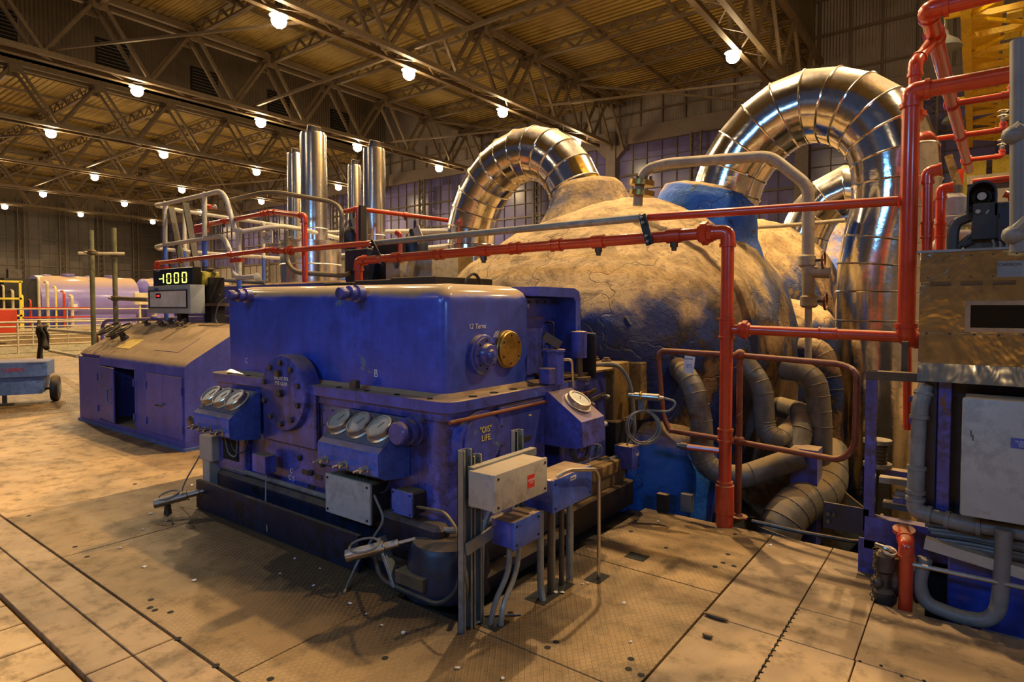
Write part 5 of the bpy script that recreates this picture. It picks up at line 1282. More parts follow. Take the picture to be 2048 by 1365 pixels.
c = onY(412, 558, 4.3); M().box(c, (.30, .26, .20), .03, None, 2).obj('gearbox', 'oilyellow', t)
M().cyl(c+Vector((-.28, 0, .04)), c+Vector((-.12, 0, .04)), .08, n=18).obj('motor', 'greybox', t); M().cyl(c+Vector((0, 0, .1)), c+Vector((0, 0, .17)), .05, n=14).obj('cap', 'bolt', t)
M().lathe(c+Vector((.12, 0, .1)), (0, 0, 1), [(0, .03), (.03, .05), (.05, .03)], 10).obj('filler', 'bolt', t); M().box(c+Vector((.02, 0, -.22)), (.10, .14, .26)).obj('pedestal', 'black', t)
cable('loose_cable', [onY(440, 590, 4.3), onY(425, 600, 4.3), onY(420, 640, 4.3), onY(430, 650, 4.3)], .014, 'rubber', 'black cable sagging below the yellow gearbox', 'cable', .1)
cable('loose_cable', [onY(452, 596, 4.25), onY(436, 608, 4.25), onY(430, 640, 4.25), onY(436, 648, 4.25)], .010, 'cable', 'grey cable sagging beside the black one by the hood', 'cable', .1)
o = M().tube([onY(205, 700, 5.0), onY(205, 650, 5.0), onY(214, 641, 5.0), onY(480, 634, 5.6)], .035, 10, .1).obj('console_rail', 'console'); tag(o, 'purple-painted tube rail running behind the console', 'rail')
M().ball(onY(308, 636, 5.18), .06).obj('ball_joint', 'console', o)
o = M().lathe(onY(193, 680, 4.3), (.3, 1, 0), [(0, .10), (.02, .11), (.03, .10)], 18).obj('round_sign', 'rust'); tag(o, 'small round red and white sign at the left end of the console', 'sign')

# ---- scaffold poles, rail and coat
MT['scaf'] = paint('mossy_scaffold_tube', (.20, .19, .08), .5, dust=.2, grime=.55, vary=.5)
MT['rail'] = paint('worn_cream_rail', (.52, .46, .30), .45, dust=.2, grime=.3)
q = onY(187, 660, 3.6); o = M().cyl((q.x, 3.6, 0), (q.x, 3.6, onY(184, 460, 3.6).z), .034, n=12).obj('scaffold_pole', 'scaf'); tag(o, 'tall mossy scaffold pole, left of the pair by the console', 'pole', 'scaffold poles by the console')
q2 = onY(232, 650, 4.0); o = M().cyl((q2.x, 4.0, 0), (q2.x, 4.0, onY(232, 455, 4.0).z), .036, n=12).obj('scaffold_pole', 'scaf'); tag(o, 'tall dark scaffold pole, right of the pair by the console', 'pole', 'scaffold poles by the console')
za = onY(184, 505, 3.6).z
o = M().cyl((q.x-.25, 3.5, za-.01), (q2.x+.12, 4.1, za+.02), .028, n=10).obj('scaffold_pole', 'rail'); tag(o, 'short horizontal scaffold tube clamped across the two poles', 'pole')
for p in ((q.x, 3.6, za), (q2.x, 4.0, za+.01), (q2.x, 4.0, onY(232, 597, 4.0).z)):
    t = thing('scaffold_clamp', f'scaffold coupler {"on the left pole" if p[0] == q.x else "high on the right pole" if p[2] > 1.9 else "low on the right pole"} by the console', 'clamp', p)
    M().box(p, (.11, .11, .08), .02, Matrix.Rotation(.6, 4, 'Z')).obj('body', 'wood', t); M().cyl(Vector(p)+Vector((0, -.10, 0)), Vector(p)+Vector((.0, .08, 0)), .014, n=8).obj('bolt', 'bolt', t)
zr = onY(232, 597, 4.0).z
o = M().cyl((q2.x, 4.0, zr), onY(298, 600, 4.05), .034, n=10).obj('horizontal_tube', 'olive'); tag(o, 'olive tube from the right pole to the controller box', 'tube')
# low rail with coat, left of the console
pc = onZ(80, 790); yc = 5.0
A_ = onY(80, 665, yc)
t = thing('guard_rail', 'cream pipe guard rail with black coat hung at its end', 'guard rail', (A_.x, yc, 0))
M().tube([onY(78, 640, yc), (onY(78, 640, yc).x, yc, 0)], .035, 10).obj('post', 'wood', t)
M().cyl(onY(98, 660, yc), onY(188, 667, 3.9), .034, n=10).obj('top_tube', 'rail', t); M().cyl(onY(100, 702, yc), onY(156, 713, 3.95), .034, n=10).obj('lower_tube', 'rail', t)
# coat: draped dark cloth
m = M(); 
def cloth(cx, cy, ztop, L_, w, seed, lean=0):
    n, k = 10, 7; g = []
    for i in range(n+1):
        row = []
        for j in range(k+1):
            u = j/k-.5; s_ = i/n
            fold = .035*math.sin(j*2.3+seed+s_*2)*(.4+s_)
            row.append(m.b.verts.new((cx+u*w*(1-.35*s_)+lean*s_, cy+fold-.05*math.sin(PI*min(1, s_*3)), ztop-L_*s_+.02*math.sin(j*1.7+seed))))
        g.append(row)
    for i in range(n):
        for j in range(k): m.b.faces.new((g[i][j], g[i][j+1], g[i+1][j+1], g[i+1][j]))
cA = onY(88, 655, yc); cloth(cA.x-.02, yc-.06, cA.z+.05, .86, .34, 0, -.05); cloth(cA.x+.10, yc-.05, cA.z+.04, .52, .24, 2, .14); cloth(cA.x-.02, yc+.05, cA.z+.05, .6, .3, 4, .02)
o = m.obj('coat', 'leather'); md = o.modifiers.new('thick', 'SOLIDIFY'); md.thickness = .02; tag(o, 'black crumpled coat hanging over the end of the cream rail', 'coat')
# white rail on the edge of the floor, running across at the left
def railing(name, x, ys, z0, h, mat, label, r=.026, mids=(.5,)):
    t = thing(name, label, 'railing', (x, ys[0], z0))
    for k, yy in enumerate(ys):
        M().cyl((x, yy, z0), (x, yy, z0+h), r*.9, n=8).obj('post', mat, t); M().ball((x, yy, z0+h), r*1.5, sub=1).obj('ball_joint', mat, t)
    M().cyl((x, ys[0]-.6, z0+h), (x, ys[-1]+.4, z0+h), r, n=8).obj('top_rail', mat, t)
    for mm in mids: M().cyl((x, ys[0]-.6, z0+h*mm), (x, ys[-1]+.4, z0+h*mm), r*.85, n=8).obj('mid_rail', mat, t)
    M().bb(x-.02, x+.02, ys[0]-.6, ys[-1]+.4, z0, z0+.12).obj('toe_board', mat, t)
    return t
railing('railing', -23.75, [3.0, 5.9, 9.1, 12.3, 15.5], 0, 1.1, 'rail', 'cream two-bar railing along the edge of the paved floor', .032, (.35, .68))
railing('railing', -27.6, [2+3.2*k for k in range(6)], -.1, .95, 'rail', 'cream railing beyond the paved floor across the first opening', .028, (.5,))
railing('railing', -38.2, [5+2.2*k for k in range(10)], .35, 1.1, 'rail', 'long cream railing in front of the lilac tanks', .035, (.5,))
railing('railing', -32.5, [6+2.6*k for k in range(7)], -.25, 1.15, 'rail', 'cream railing between the openings and the tank platform', .035, (.5,))
for k, yy in enumerate((2.0, 3.6, 5.2)):
    pass
# ---- toolbox cart
t = thing('tool_cart', 'faded blue two-wheeled tool cart with red lettering', 'cart', (-12.5, 3.2, 0))
Rz = Matrix.Rotation(-.42, 4, 'Z')
# local frame of the cart front face: built square, then turned
def cartm(build, name, mat, parent=t):
    m = M(); build(m)
    mt = Matrix.Translation((-12.61, 3.01, 0)) @ Matrix.Rotation(1.15, 4, 'Z')
    for v in m.b.verts: v.co = mt @ v.co
    return m.obj(name, mat, parent)
cartm(lambda m: m.prism([(-.46, .17), (.46, .17), (.50, .47), (-.50, .47)], 'y', -.30, .30), 'tub', 'cart')
cartm(lambda m: m.bb(-.55, .55, -.34, .34, .45, .70, .01), 'lid', 'cart')
for x in (-.40, .30): cartm(lambda m: m.bb(x, x+.22, -.352, -.34, .675, .695), 'hinge', 'galv')
for s_ in (-1, 1):
    wl = cartm(lambda m: m.lathe((s_*.60, .02, .215), (s_, 0, 0), [(-.06, .10), (-.055, .20), (-.03, .215), (.03, .215), (.055, .20), (.06, .10)], 26), 'wheel', 'rubber')
    cartm(lambda m: m.lathe((s_*.60, .02, .215), (s_, 0, 0), [(-.065, .09), (.065, .09)], 16), 'hub', 'galv', wl)
cartm(lambda m: m.cyl((-.6, .02, .215), (.6, .02, .215), .02, n=8), 'axle', 'bolt')
cartm(lambda m: (m.bb(-.06, -.0, -.24, -.20, .03, .30), m.bb(-.12, .08, -.26, -.18, 0, .03)), 'prop_stand', 'bolt')
cartm(lambda m: m.tube([(-.55, .0, .76), (-.45, -.05, 1.0), (-.30, -.05, 1.02)], .018, 8, .05), 'handle', 'galv')
cartm(lambda m: m.cyl((-.32, -.05, 1.02), (-.02, -.05, 1.0), .024, n=10), 'grip', 'ochre')
tx = text('lettering', 'TURBO', .085, (0, 0, 0), FRONT, 'signred', t, .001)
mt = Matrix.Translation((-12.61, 3.01, 0)) @ Matrix.Rotation(1.15, 4, 'Z') @ Matrix.Translation((.1, -.343, .575)) @ Matrix.Rotation(PI/2, 4, 'X')
tx.matrix_basis = Matrix.Translation(-Vector(t.location)) @ mt

# ---- lilac tanks on the far platform
def tank(x, y0, y1, r, zc, label):
    t = thing('storage_tank', label, 'tank', (x, y0, .35), 'lilac horizontal tanks')
    L_ = y1-y0
    M().lathe((x, y0, zc), (0, 1, 0), [(-.18, r*.45), (-.12, r*.75), (-.05, r*.93), (0, r), (L_/2-.04, r), (L_/2-.03, r+.012), (L_/2+.03, r+.012), (L_/2+.04, r), (L_, r), (L_+.05, r*.93), (L_+.12, r*.75), (L_+.18, r*.45)], 48).obj('shell', 'tank', t)
    for f in (.33, .78): M().lathe((x+.1, y0+L_*f, zc+r-.03), (0, 0, 1), [(0, .36), (.10, .36), (.11, .40), (.17, .40), (.18, .34)], 22).obj('hatch', 'tank', t)
    for f in (.12, .55): M().lathe((x+.1, y0+L_*f, zc+r-.04), (0, 0, 1), [(0, .30), (.08, .28), (.1, .2)], 16).obj('vent_dome', 'tank', t)
    M().lathe((x+r-.12, y0+L_*.30, zc-.35), (1, 0, 0), [(0, .36), (.16, .36), (.18, .30)], 22).obj('manway', 'tank', t)
    M().bb(x-r*.9, x+r*.85, y0+.2, y1-.2, .35, zc-r*.55).obj('skirt', 'tank', t)
    M().bb(x+r+.06, x+r+.10, y0+L_*.30-.15, y0+L_*.30+.2, zc-.5, zc-.2).obj('name_plate', 'paper', t)
    return t
tank(-48.5, 12.9, 18.6, 1.65, 1.95, 'lilac horizontal tank with dusty top at the far left')
tank(-48.5, 19.4, 25.5, 1.65, 1.95, 'lilac horizontal tank partly hidden behind the display boxes')
# equipment skid left of the tanks with yellow frames
t = thing('pump_skid', 'jumble of yellow frames and small pipes left of the tanks', 'pump skid', (-42, 11, .35))
M().bb(-43, -41, 8.2, 12.6, .35, 1.4).obj('base', 'blue', t); M().bb(-42.3, -41.2, 9.7, 11.2, 1.4, 3.1).obj('motor', 'black', t)
M().bb(-42, -41.6, 10.0, 10.6, 3.1, 3.6).obj('terminal_box', 'bolt', t)
for k in range(12):
    y_ = 8.4+.38*k; mt_ = ['rail', 'ylight', 'red', 'rail'][k % 4]
    M().tube([(-40.6, y_, .4), (-40.6, y_, 1.9+.25*((k*5) % 6)), (-41.3, y_+.1, 1.95+.25*((k*5) % 6))], .05+.015*(k % 3), 8, .2).obj('pipe', mt_, t)
for z in (1.1, 2.0, 2.9): M().bb(-40.5, -40.4, 8.0, 10.3, z-.05, z+.05).obj('guard_bar', 'ylight', t)
for y_ in (8.0, 9.1, 10.2): M().bb(-40.5, -40.4, y_-.05, y_+.05, .4, 2.9).obj('guard_upright', 'ylight', t)
for z in (1.0, 1.5): M().bb(-40.5, -40.42, 10.3, 13.6, z-.04, z+.04).obj('guard_bar', 'red', t)
q = onD(8, 618, 27); o = M().box((q.x, q.y, .9), (.5, .8, 1.1), .03).obj('hose_cabinet', 'red'); tag(o, 'orange-red cabinet at the far left edge beyond the railing', 'cabinet')
for k, (py0, zt0) in enumerate(((22.8, 2.6), (25.0, 2.4), (17.5, 2.5))):
    o = M().bb(-45.2, -44.9, py0, py0+(1.3 if k else 1.8), 1.7, zt0, .02).obj('instrument_panel', 'rail'); tag(o, f'cream instrument panel in front of the lilac tanks, {ORD[k]}', 'panel', 'instrument panels by the tanks')
    o = M().bb(-45.1, -45.0, py0+.3, py0+.4, .35, 1.7).obj('panel_leg', 'rail', None); o.parent = bpy.data.objects['instrument_panel'] if k == 0 else o.parent
    if k: tag(o, f'thin leg below the cream instrument panel, {ORD[k]}', 'leg')
o = M().bb(-60, -59, 24, 33.0, .3, 3.5, .02).obj('partition', 'greybox'); tag(o, 'grey low partition in front of the end wall behind the tanks', 'partition')
# blue generator casings far behind the hood
for k, (x, y, dx, dy, z) in enumerate(((-26.5, 20.5, 3.4, 2.5, 3.1), (-22.5, 20.5, 3.6, 2.5, 2.95), (-15.0, 16.0, 2.0, 1.2, 2.75))):
    o = M().lathe((x, y, 0), (0, 0, 1), [(0, dx/2), (z-.1, dx/2), (z, dx/2-.1)], 24).obj('blue_casing', 'box'); tag(o, ['bright blue round casing far behind the white railings, left', 'bright blue round casing far behind the white railings, right', 'small blue casing low behind the drum'][k], 'casing')
o = M().lathe((-17.2, 15.0, 0), (0, 0, 1), [(0, .14), (3.3, .14), (3.4, .08)], 12).obj('yellow_bollard', 'ylight'); tag(o, 'yellow upright post beside the far blue casings', 'post')
o = M().bb(-12.6, -7.4, 5.6, 7.6, 0, 1.98, .03).obj('blue_cabinet', 'console'); tag(o, 'long low purple cabinet behind the hood under the railings', 'cabinet')
o = M().cyl(onY(445, 560, 4.9), onY(530, 566, 5.3), .035, n=10).obj('grey_pipe', 'cable'); tag(o, 'grey pipe lying on the long purple cabinet', 'pipe')

# ---- white pipe railing of the upper platform
def wtube(t, pts, r=.036, rb=.16, name='tube', mat='white'): return M().tube(pts, r, 12, rb, 6).obj(name, mat, t)
t = thing('platform_railing', 'chipped white looped railing above the number display', 'railing', (-10, 4.6, 2))
yW = 4.7; yV = 6.6
wtube(t, [onY(376, 427, yV), onY(318, 412, 5.4), onY(312, 410, 5.1), onY(330, 408, 4.9), onY(408, 390, yW), onY(440, 382, yW), onY(452, 395, yW), onY(470, 462, 4.72), onY(482, 464, 4.75), onY(560, 452, 5.2), onY(600, 458, 5.8), onY(700, 482, 7.2)])
wtube(t, [onY(312, 412, 5.3), onY(376, 424, 5.9), onY(576, 454, 7.4)], name='rear_top_tube')
wtube(t, [onY(318, 498, 5.5), onY(312, 494, 5.2), onY(330, 490, 4.9), onY(408, 478, yW), onY(445, 472, yW), onY(458, 495, yW), onY(468, 548, yW), onY(476, 556, yW), onY(512, 554, yW)], name='mid_tube')
wtube(t, [onY(318, 498, 5.5), onY(400, 506, 6.1), onY(575, 518, 7.5)], name='rear_mid_tube')
for px_, yt, yb_, yy in ((330, 408, 490, 4.9), (409, 390, 478, yW), (478, 462, 555, 4.75), (369, 424, 500, 5.8), (527, 448, 514, 7.0)):
    a_ = onY(px_, yt, yy); b_ = onY(px_, yb_, yy)
    wtube(t, [a_, b_], name='post'); M().ball(a_, .055, sub=1).obj('ball_joint', 'white', t); M().ball(b_, .055, sub=1).obj('ball_joint', 'white', t)
    M().tube([b_, (b_.x, b_.y, 1.99 if b_.y > 5.55 and b_.x > -12.6 else 1.3)], .036, 10).obj('lower_post', 'box', t)
q = onY(512, 554, yW); M().lathe(q, (1, 0, 0), [(0, .05), (.03, .06), (.04, .03)], 10).obj('end_fitting', 'white', t)
t = thing('rail_sign', 'small white notice board on the white railing', 'sign', onY(533, 475, 5.1))
a_ = onY(522, 465, 5.1); b_ = onY(545, 486, 5.1)
M().bb(a_.x, b_.x, 5.1, 5.11, b_.z, a_.z).obj('board', 'paper', t)
text('lettering', 'UNIT 2\nTURBINE\nNO ACCESS TO TURBINE\nGOVERNOR WHILE\nLP OPERATING\nPAS 20', .022, ((a_.x+b_.x)/2, 5.097, (a_.z+b_.z)/2), FRONT, 'black', t, .0004)
# dark struts leaning behind the railing
for k, (xa, ya_, xb, yb_) in enumerate(((342, 416, 366, 540), (371, 408, 396, 545))):
    o = M().bar(onY(xa, ya_, 5.0), onY(xb, yb_, 4.8), .09, .07).obj('leaning_strut', 'black'); tag(o, f'dark blue strut leaning inside the white railing, {"left" if k == 0 else "right"} one', 'strut')
# olive looped tube
t = thing('olive_handrail', 'olive looped handrail in front of the tall polished stacks', 'handrail', onY(600, 400, 5.3))
M().tube([onY(455, 402, 4.8), onY(525, 386, 4.9), onY(556, 385, 5.0), onY(665, 404, 5.5), onY(684, 420, 5.5), onY(683, 486, 5.5)], .034, 10, .14).obj('upper_loop', 'olive', t)
M().tube([onY(573, 462, 5.0), onY(573, 525, 5.0), onY(590, 545, 5.0), onY(690, 552, 5.4), onY(702, 545, 5.4)], .034, 10, .12).obj('lower_loop', 'olive', t)

# ---- polished stacks
def stack(px0, px1, ytop, ybot, y, label, z0=1.2, collar=True):
    a_ = onY((px0+px1)/2, ytop, y); d_ = abs(onY(px1, ytop, y).x-onY(px0, ytop, y).x); r = d_*.5*.80
    t = thing('steam_stack', label, 'stack', (a_.x, y, 1), 'tall polished stacks')
    M().lathe((a_.x, y, z0), (0, 0, 1), [(0, r), (a_.z-z0-.04, r), (a_.z-z0, r*.96), (a_.z-z0+.002, r*.6)], 36).obj('cladding', 'stack', t)
    zb2 = a_.z-(a_.z-1.6)*.55
    M().torus((a_.x, y, zb2), (0, 0, 1), r+.002, .007, 36, 5).obj('seam', 'stack', t)
    if collar: M().lathe((a_.x, y, a_.z), (.25, 0, 1), [(-.05, r*.52), (.12, r*.52), (.13, r*.45)], 24).obj('outlet', 'bolt', t)
    return t
stack(607, 646, 268, 500, 6.3, 'tallest polished stack standing in the clad drum', 2.70)
stack(730, 766, 298, 490, 6.6, 'polished stack right of the red riser', 1.99)
stack(579, 603, 308, 500, 8.6, 'thin polished stack left of the tallest one'); stack(698, 719, 331, 500, 9.0, 'thin polished stack left of the red riser')
c = onY(622, 520, 6.3); r = .50
t = thing('clad_drum', 'wide shiny clad drum below the tallest stack', 'drum', (c.x, 6.3, 1))
M().lathe((c.x, 6.3, 1.99), (0, 0, 1), [(0, r), (.67, r), (.675, r+.015), (.70, r+.015), (.705, r*.3)], 44).obj('shell', 'stack', t)
M().torus((c.x, 6.3, 2.3), (0, 0, 1), r+.004, .01, 44, 5).obj('seam', 'stack', t)
# dark blue bottle-shaped valves
for k, (px_, yt, yy, s_) in enumerate(((708, 440, 6.0, 1.0), (830, 458, 5.9, .9))):
    a_ = onY(px_, yt, yy); t = thing('valve_actuator', f'dark blue bottle-shaped valve top, {"left" if k == 0 else "right"} one behind the hood', 'valve', (a_.x, yy, 1.5), 'bottle-shaped valves behind the hood')
    M().lathe(a_, (0, 0, -1), [(-.12*s_, .02), (0, .02), (.01, .09*s_), (.10*s_, .10*s_), (.13*s_, .12*s_), (.18*s_, .18*s_), (.22*s_, .20*s_), (.45*s_, .19*s_), (.47*s_, .14*s_), (1.1, .14*s_)], 26).obj('body', 'plinth', t)
    M().bar(a_+Vector((.12, -.1, 0)), a_+Vector((.22, -.1, -.2)), .12, .02, (0, 1, 0)).obj('side_flap', 'greybox', t)
# dark machinery block behind the hood
for k, (xa, xb, yt, yb_, yy, mt_) in enumerate(((735, 800, 488, 550, 5.6, 'black'), (690, 735, 500, 552, 5.4, 'plinth'), (825, 862, 505, 556, 5.3, 'greybox'), (862, 895, 502, 556, 5.6, 'ochre'), (770, 798, 515, 548, 5.0, 'beige'))):
    a_ = onY(xa, yt, yy); b_ = onY(xb, yb_, yy)
    o = M().bb(a_.x, b_.x, yy, yy+.5, 1.0, a_.z, .015).obj('gear_casing', mt_)
    tag(o, ['black casing directly behind the left clamp', 'dark blue casing under the bottle-shaped valve', 'pale grey tapered cover behind the hood', 'stained ochre casing against the left crossover pipe', 'beige canister beside the black casing'][k], 'casing')
cable('white_hose', [onY(812, 550, 5.1), onY(818, 525, 5.1), onY(826, 515, 5.1)], .018, 'white', 'white hose curling up behind the hood', 'hose', .08)
for k in range(2):
    yy = 8.4+k*.6
    o = M().cyl(onY(640, 465+50*k, yy), onY(900, 462+30*k, yy-1.2), .04, n=8).obj('platform_rail', 'white'); tag(o, f'white platform rail running behind the stacks, {"upper" if k == 0 else "lower"} bar', 'rail', 'white bars behind the stacks')

# ================================================================== RIGHT-HAND MACHINE
rm = thing('metal_cabinet', 'dented aluminium cabinet with framed dark window at the right edge', 'cabinet', (.5, 4.1, 1.2))
cx0 = onY(1843, 508, 3.9).x; zt_, zh, zl, zb_ = 1.88, 1.715, 1.28, 1.205
M().bb(cx0, 1.6, 3.91, 4.8, zl, zt_, .004).obj('body', 'clad2', rm)
M().bb(cx0-.004, 1.6, 3.895, 3.91, zh+.01, zt_, .002).obj('upper_panel', 'clad2', rm); M().bb(cx0-.004, 1.6, 3.897, 3.91, 1.46, zh-.008, .002).obj('hinged_flap', 'clad2', rm)
M().bb(cx0-.004, 1.6, 3.897, 3.91, 1.30, 1.455, .002).obj('lower_panel', 'clad2', rm); M().prism([(3.897, 1.30), (3.91, 1.30), (3.885, zb_), (3.87, zb_)], 'x', cx0-.006, 1.6).obj('skirt', 'clad2', rm)
M().bb(cx0-.02, 1.6, 3.88, 4.8, zt_, zt_+.012).obj('roof_sheet', 'galv', rm)
m = M()
for k in range(9): m.cyl((cx0+.04+k*.13, 3.894, zh), (cx0+.13+k*.13, 3.894, zh), .007, n=8)
m.obj('piano_hinge', 'bolt', rm)
bolts(rm, [(cx0+.03+.09*k, 3.896, z) for k in range(6) for z in (zt_-.02, zh+.035)]+[(cx0+.03+.1*k, 3.898, 1.455) for k in range(5)], (0, -1, 0), .006, .004)
wx0 = onY(1931, 600, 3.9).x; wz1 = onY(1931, 602, 3.9).z; wz0 = onY(1931, 664, 3.9).z
m = M(); m.bb(wx0, 1.2, 3.885, 3.90, wz1-.022, wz1); m.bb(wx0, 1.2, 3.885, 3.90, wz0, wz0+.022); m.bb(wx0, wx0+.022, 3.885, 3.90, wz0+.022, wz1-.022)
m.obj('window_frame', 'steel', rm); M().bb(wx0+.02, 1.2, 3.893, 3.897, wz0+.02, wz1-.02).obj('window_glass', 'glasspane', rm)
M().bb(onY(1995, 525, 3.89).x, .6, 3.888, 3.894, onY(1995, 555, 3.89).z, onY(1995, 523, 3.89).z).obj('name_plate', 'galv', rm)
text('lettering', 'CARBON M...', .022, (onY(2030, 530, 3.88).x, 3.886, onY(2000, 530, 3.89).z), FRONT, 'bolt', rm, .0003)
# dark body below
rb_ = thing('machine_frame', 'dark blue machine body under the aluminium cabinet', 'machine', (.5, 4.2, -1))
M().bb(cx0+.04, 1.6, 4.05, 4.8, .45, 1.2).obj('body', 'plinth', rb_)
for xa in (1862, 1890): a_ = onY(xa, 800, 4.0); M().bb(a_.x-.03, a_.x+.03, 3.98, 4.05, .50, 1.2, .004).obj('post', 'dirty' if xa > 1880 else 'plinth', rb_)
M().bb(onY(1895, 1150, 4.05).x, 1.6, 4.05, 4.6, -1, .36, .01).obj('lower_tank', 'hood', rb_)
M().bb(onY(1850, 1150, 4.6).x, 1.6, 4.65, 4.9, -2.9, .5).obj('back_plate', 'black', rb_)
for k in range(6):
    a_ = onY(1850, 800+44*k, 4.02); M().lathe(a_, (-1, -.2, 0), [(0, .02), (.02, .028), (.05, .028), (.055, .018), (.07, .018)], 6).obj('bolt', 'blue', rb_)
# grey enclosure
t = thing('grey_enclosure', 'pale grey steel enclosure with small blue plate at the lower right', 'enclosure', (.3, 3.8, .56))
ex0 = onY(1925, 800, 3.75).x
M().bb(ex0+.01, .75, 3.77, 3.98, .565, 1.145, .008, 2).obj('case', 'greyp', t); M().bb(ex0, .76, 3.74, 3.772, .56, 1.15, .012, 2).obj('door', 'greyp', t)
a_ = onY(2022, 876, 3.74); M().bb(a_.x, a_.x+.10, 3.736, 3.74, onY(2022, 896, 3.74).z, a_.z).obj('blue_plate', 'box', t)
text('lettering', 'OIL PURIFIER\nUNIT 2\nPANEL', .011, (a_.x+.045, 3.7355, a_.z-.026), FRONT, 'paper', t, .0002)
for k in range(2): M().bb(ex0+.035+.008*k, ex0+.039+.008*k, 3.738, 3.74, .96-.02*k, .99-.02*k).obj('scratch', 'black', t)
# open blue frame left of cabinet
t = thing('angle_stand', 'paint-spattered blue angle frame left of the aluminium cabinet', 'frame', (-.5, 4.2, 0))
fx = onY(1743, 800, 4.2).x
M().bb(fx-.028, fx+.028, 4.18, 4.24, .25, 1.215).obj('post', 'dirty', t); M().bb(fx-.03, cx0+.02, 4.17, 4.25, 1.165, 1.215).obj('top_bar', 'bolt', t)
M().bb(fx-.02, cx0+.2, 4.17, 4.25, .15, .34).obj('base_beam', 'dirty', t); M().bb(onY(1648, 1020, 4.2).x, fx, 4.18, 4.20, .22, .38).obj('end_plate', 'plinth', t)
bolts(t, [onY(x, y, 4.178) for x, y in ((1657, 1028), (1668, 1030), (1657, 1042))], (0, -1, 0), .014, .015)
M().bb(fx-.05, fx+.08, 4.17, 4.2, -1.2, .2).obj('leg', 'dirty', t)
M().bb(onY(1802, 770, 4.3).x, onY(1815, 770, 4.3).x, 4.28, 4.34, 1.2, 1.39).obj('upright', 'bolt', t)
for k, (x, y) in enumerate(((1755, 883), (1755, 930))):
    c = onY(x, y, 4.45); M().lathe(c, (0, 0, 1), [(-.012, .08), (.012, .08)], 24).obj('spool_disc', 'greybox', t)
c = onY(1755, 930, 4.45)
for k in range(6): M().torus(c+Vector((0, 0, .025*k+.02)), (0, 0, 1), .042, .013, 20, 6).obj('coil_turn', 'wood', t)
for k, (xa, xb, yy_, mt_) in enumerate(((1758, 1850, 955, 'greybox'), (1772, 1850, 940, 'blue'), (1765, 1840, 1005, 'galv'), (1790, 1850, 985, 'galv'), (1786, 1850, 995, 'blue'))):
    a_ = onY(xa, yy_, 4.5-.04*k); b_ = onY(xb, yy_+6, 4.5-.04*k)
    o = M().bb(a_.x, b_.x, a_.y, a_.y+.08, a_.z-.035, a_.z).obj('cable_tray_bar', mt_); tag(o, ['long pale bar behind the blue angle stand, above the others', 'blue bar behind the blue angle stand, just below the spool discs', 'lowest galvanised bar behind the blue angle stand', 'short galvanised bar in the middle of the stack behind the blue angle stand', 'thin blue bar low in the stack behind the blue angle stand'][k], 'bar', 'short bars behind the blue frame')
# fat grey pipe with elbow
t = pipe_run('grey_pipe', 'fat dusty grey pipe dropping beside the enclosure and turning right', [onY(1852, 770, 3.98), onY(1840, 810, 3.95), onY(1832, 960, 3.93), onY(1830, 1022, 3.93), onY(1925, 1048, 3.90), onY(2060, 1070, 3.88)], .036, 'cable', None, [], .05)
t = thing('hose_bend', 'thick grey pipe looping under the enclosure at the lower right', 'pipe', onY(2000, 1200, 3.82))
M().tube([onY(1850, 1118, 3.88), onY(1836, 1165, 3.87), onY(1850, 1208, 3.86), onY(1920, 1235, 3.84), onY(1968, 1244, 3.83), onY(1996, 1225, 3.83), onY(2002, 1180, 3.83), onY(2008, 1060, 3.83)], .036, 14, .09).obj('pipe', 'cable', t)
# red standpipe with elbow, low
t = pipe_run('fire_pipe', 'short red standpipe with flanged top rising out of the pit at lower right', [Vector((onY(1812, 1150, 3.84).x, 3.84, -.3)), onY(1813, 1090, 3.83), onY(1806, 1058, 4.05)], .033, 'red', 'red fire pipes', [], .05)
q = onY(1808, 1065, 4.0); M().lathe(q, (0, -.2, 1), [(0, .055), (.02, .055)], 18).obj('flange', 'red', t)
# valve with bright yoke and chain
t = thing('chain_valve', 'greasy valve with bright lever and hanging chain beside the short red standpipe', 'valve', onY(1765, 1150, 3.86))
c = onY(1768, 1110, 3.86)
M().lathe(c, (0, 0, -1), [(-.02, .03), (0, .05), (.08, .055), (.10, .035), (.18, .035), (.20, .055), (.25, .05), (.4, .03)], 14).obj('body', 'bolt', t)
M().tube([onY(1752, 1090, 3.84), onY(1775, 1098, 3.80), onY(1798, 1112, 3.84)], .013, 8, .03).obj('lever', 'steel', t); M().torus(onY(1778, 1103, 3.82), (.2, -.3, 1), .032, .009, 18, 6).obj('lever_ring', 'steel', t)
M().ball(onY(1754, 1165, 3.83), .035, sub=2).obj('knob', 'bolt', t)
for k in range(15):
    py0 = 1100+9.0*k; q = onY(1750-(4 if k > 6 else 0)-(.8*max(0, k-8)), py0, 3.80)
    M().torus(q, (1, 0, 0) if k % 2 else (0, 1, 0), .0105, .0032, 12, 5).obj('chain_link', 'bolt', t)
for k, (x, y, x2, y2, r_) in enumerate(((1780, 1210, 1792, 1130, .03), (1800, 1195, 1795, 1140, .022), (1846, 1140, 1838, 1180, .03), (1760, 1215, 1764, 1130, .014))):
    o = M().lathe(onY(x, y, 3.90), onY(x2, y2, 3.92)-onY(x, y, 3.90), [(0, r_*.6), (.02, r_), (.06, r_), (.065, r_*.7), (.10, r_*.7), (.105, r_), (.16, r_), (.2, r_*.5)], 10).obj('pipe_fitting', 'bolt' if k % 2 else 'cable'); tag(o, ['fat ribbed hose end leaning just left of the short red standpipe', 'dark greasy fitting close behind the short red standpipe', 'grey ribbed joint right of the short red standpipe', 'thin dark spindle standing under the chain valve'][k], 'fitting', 'greasy fittings in the pit')
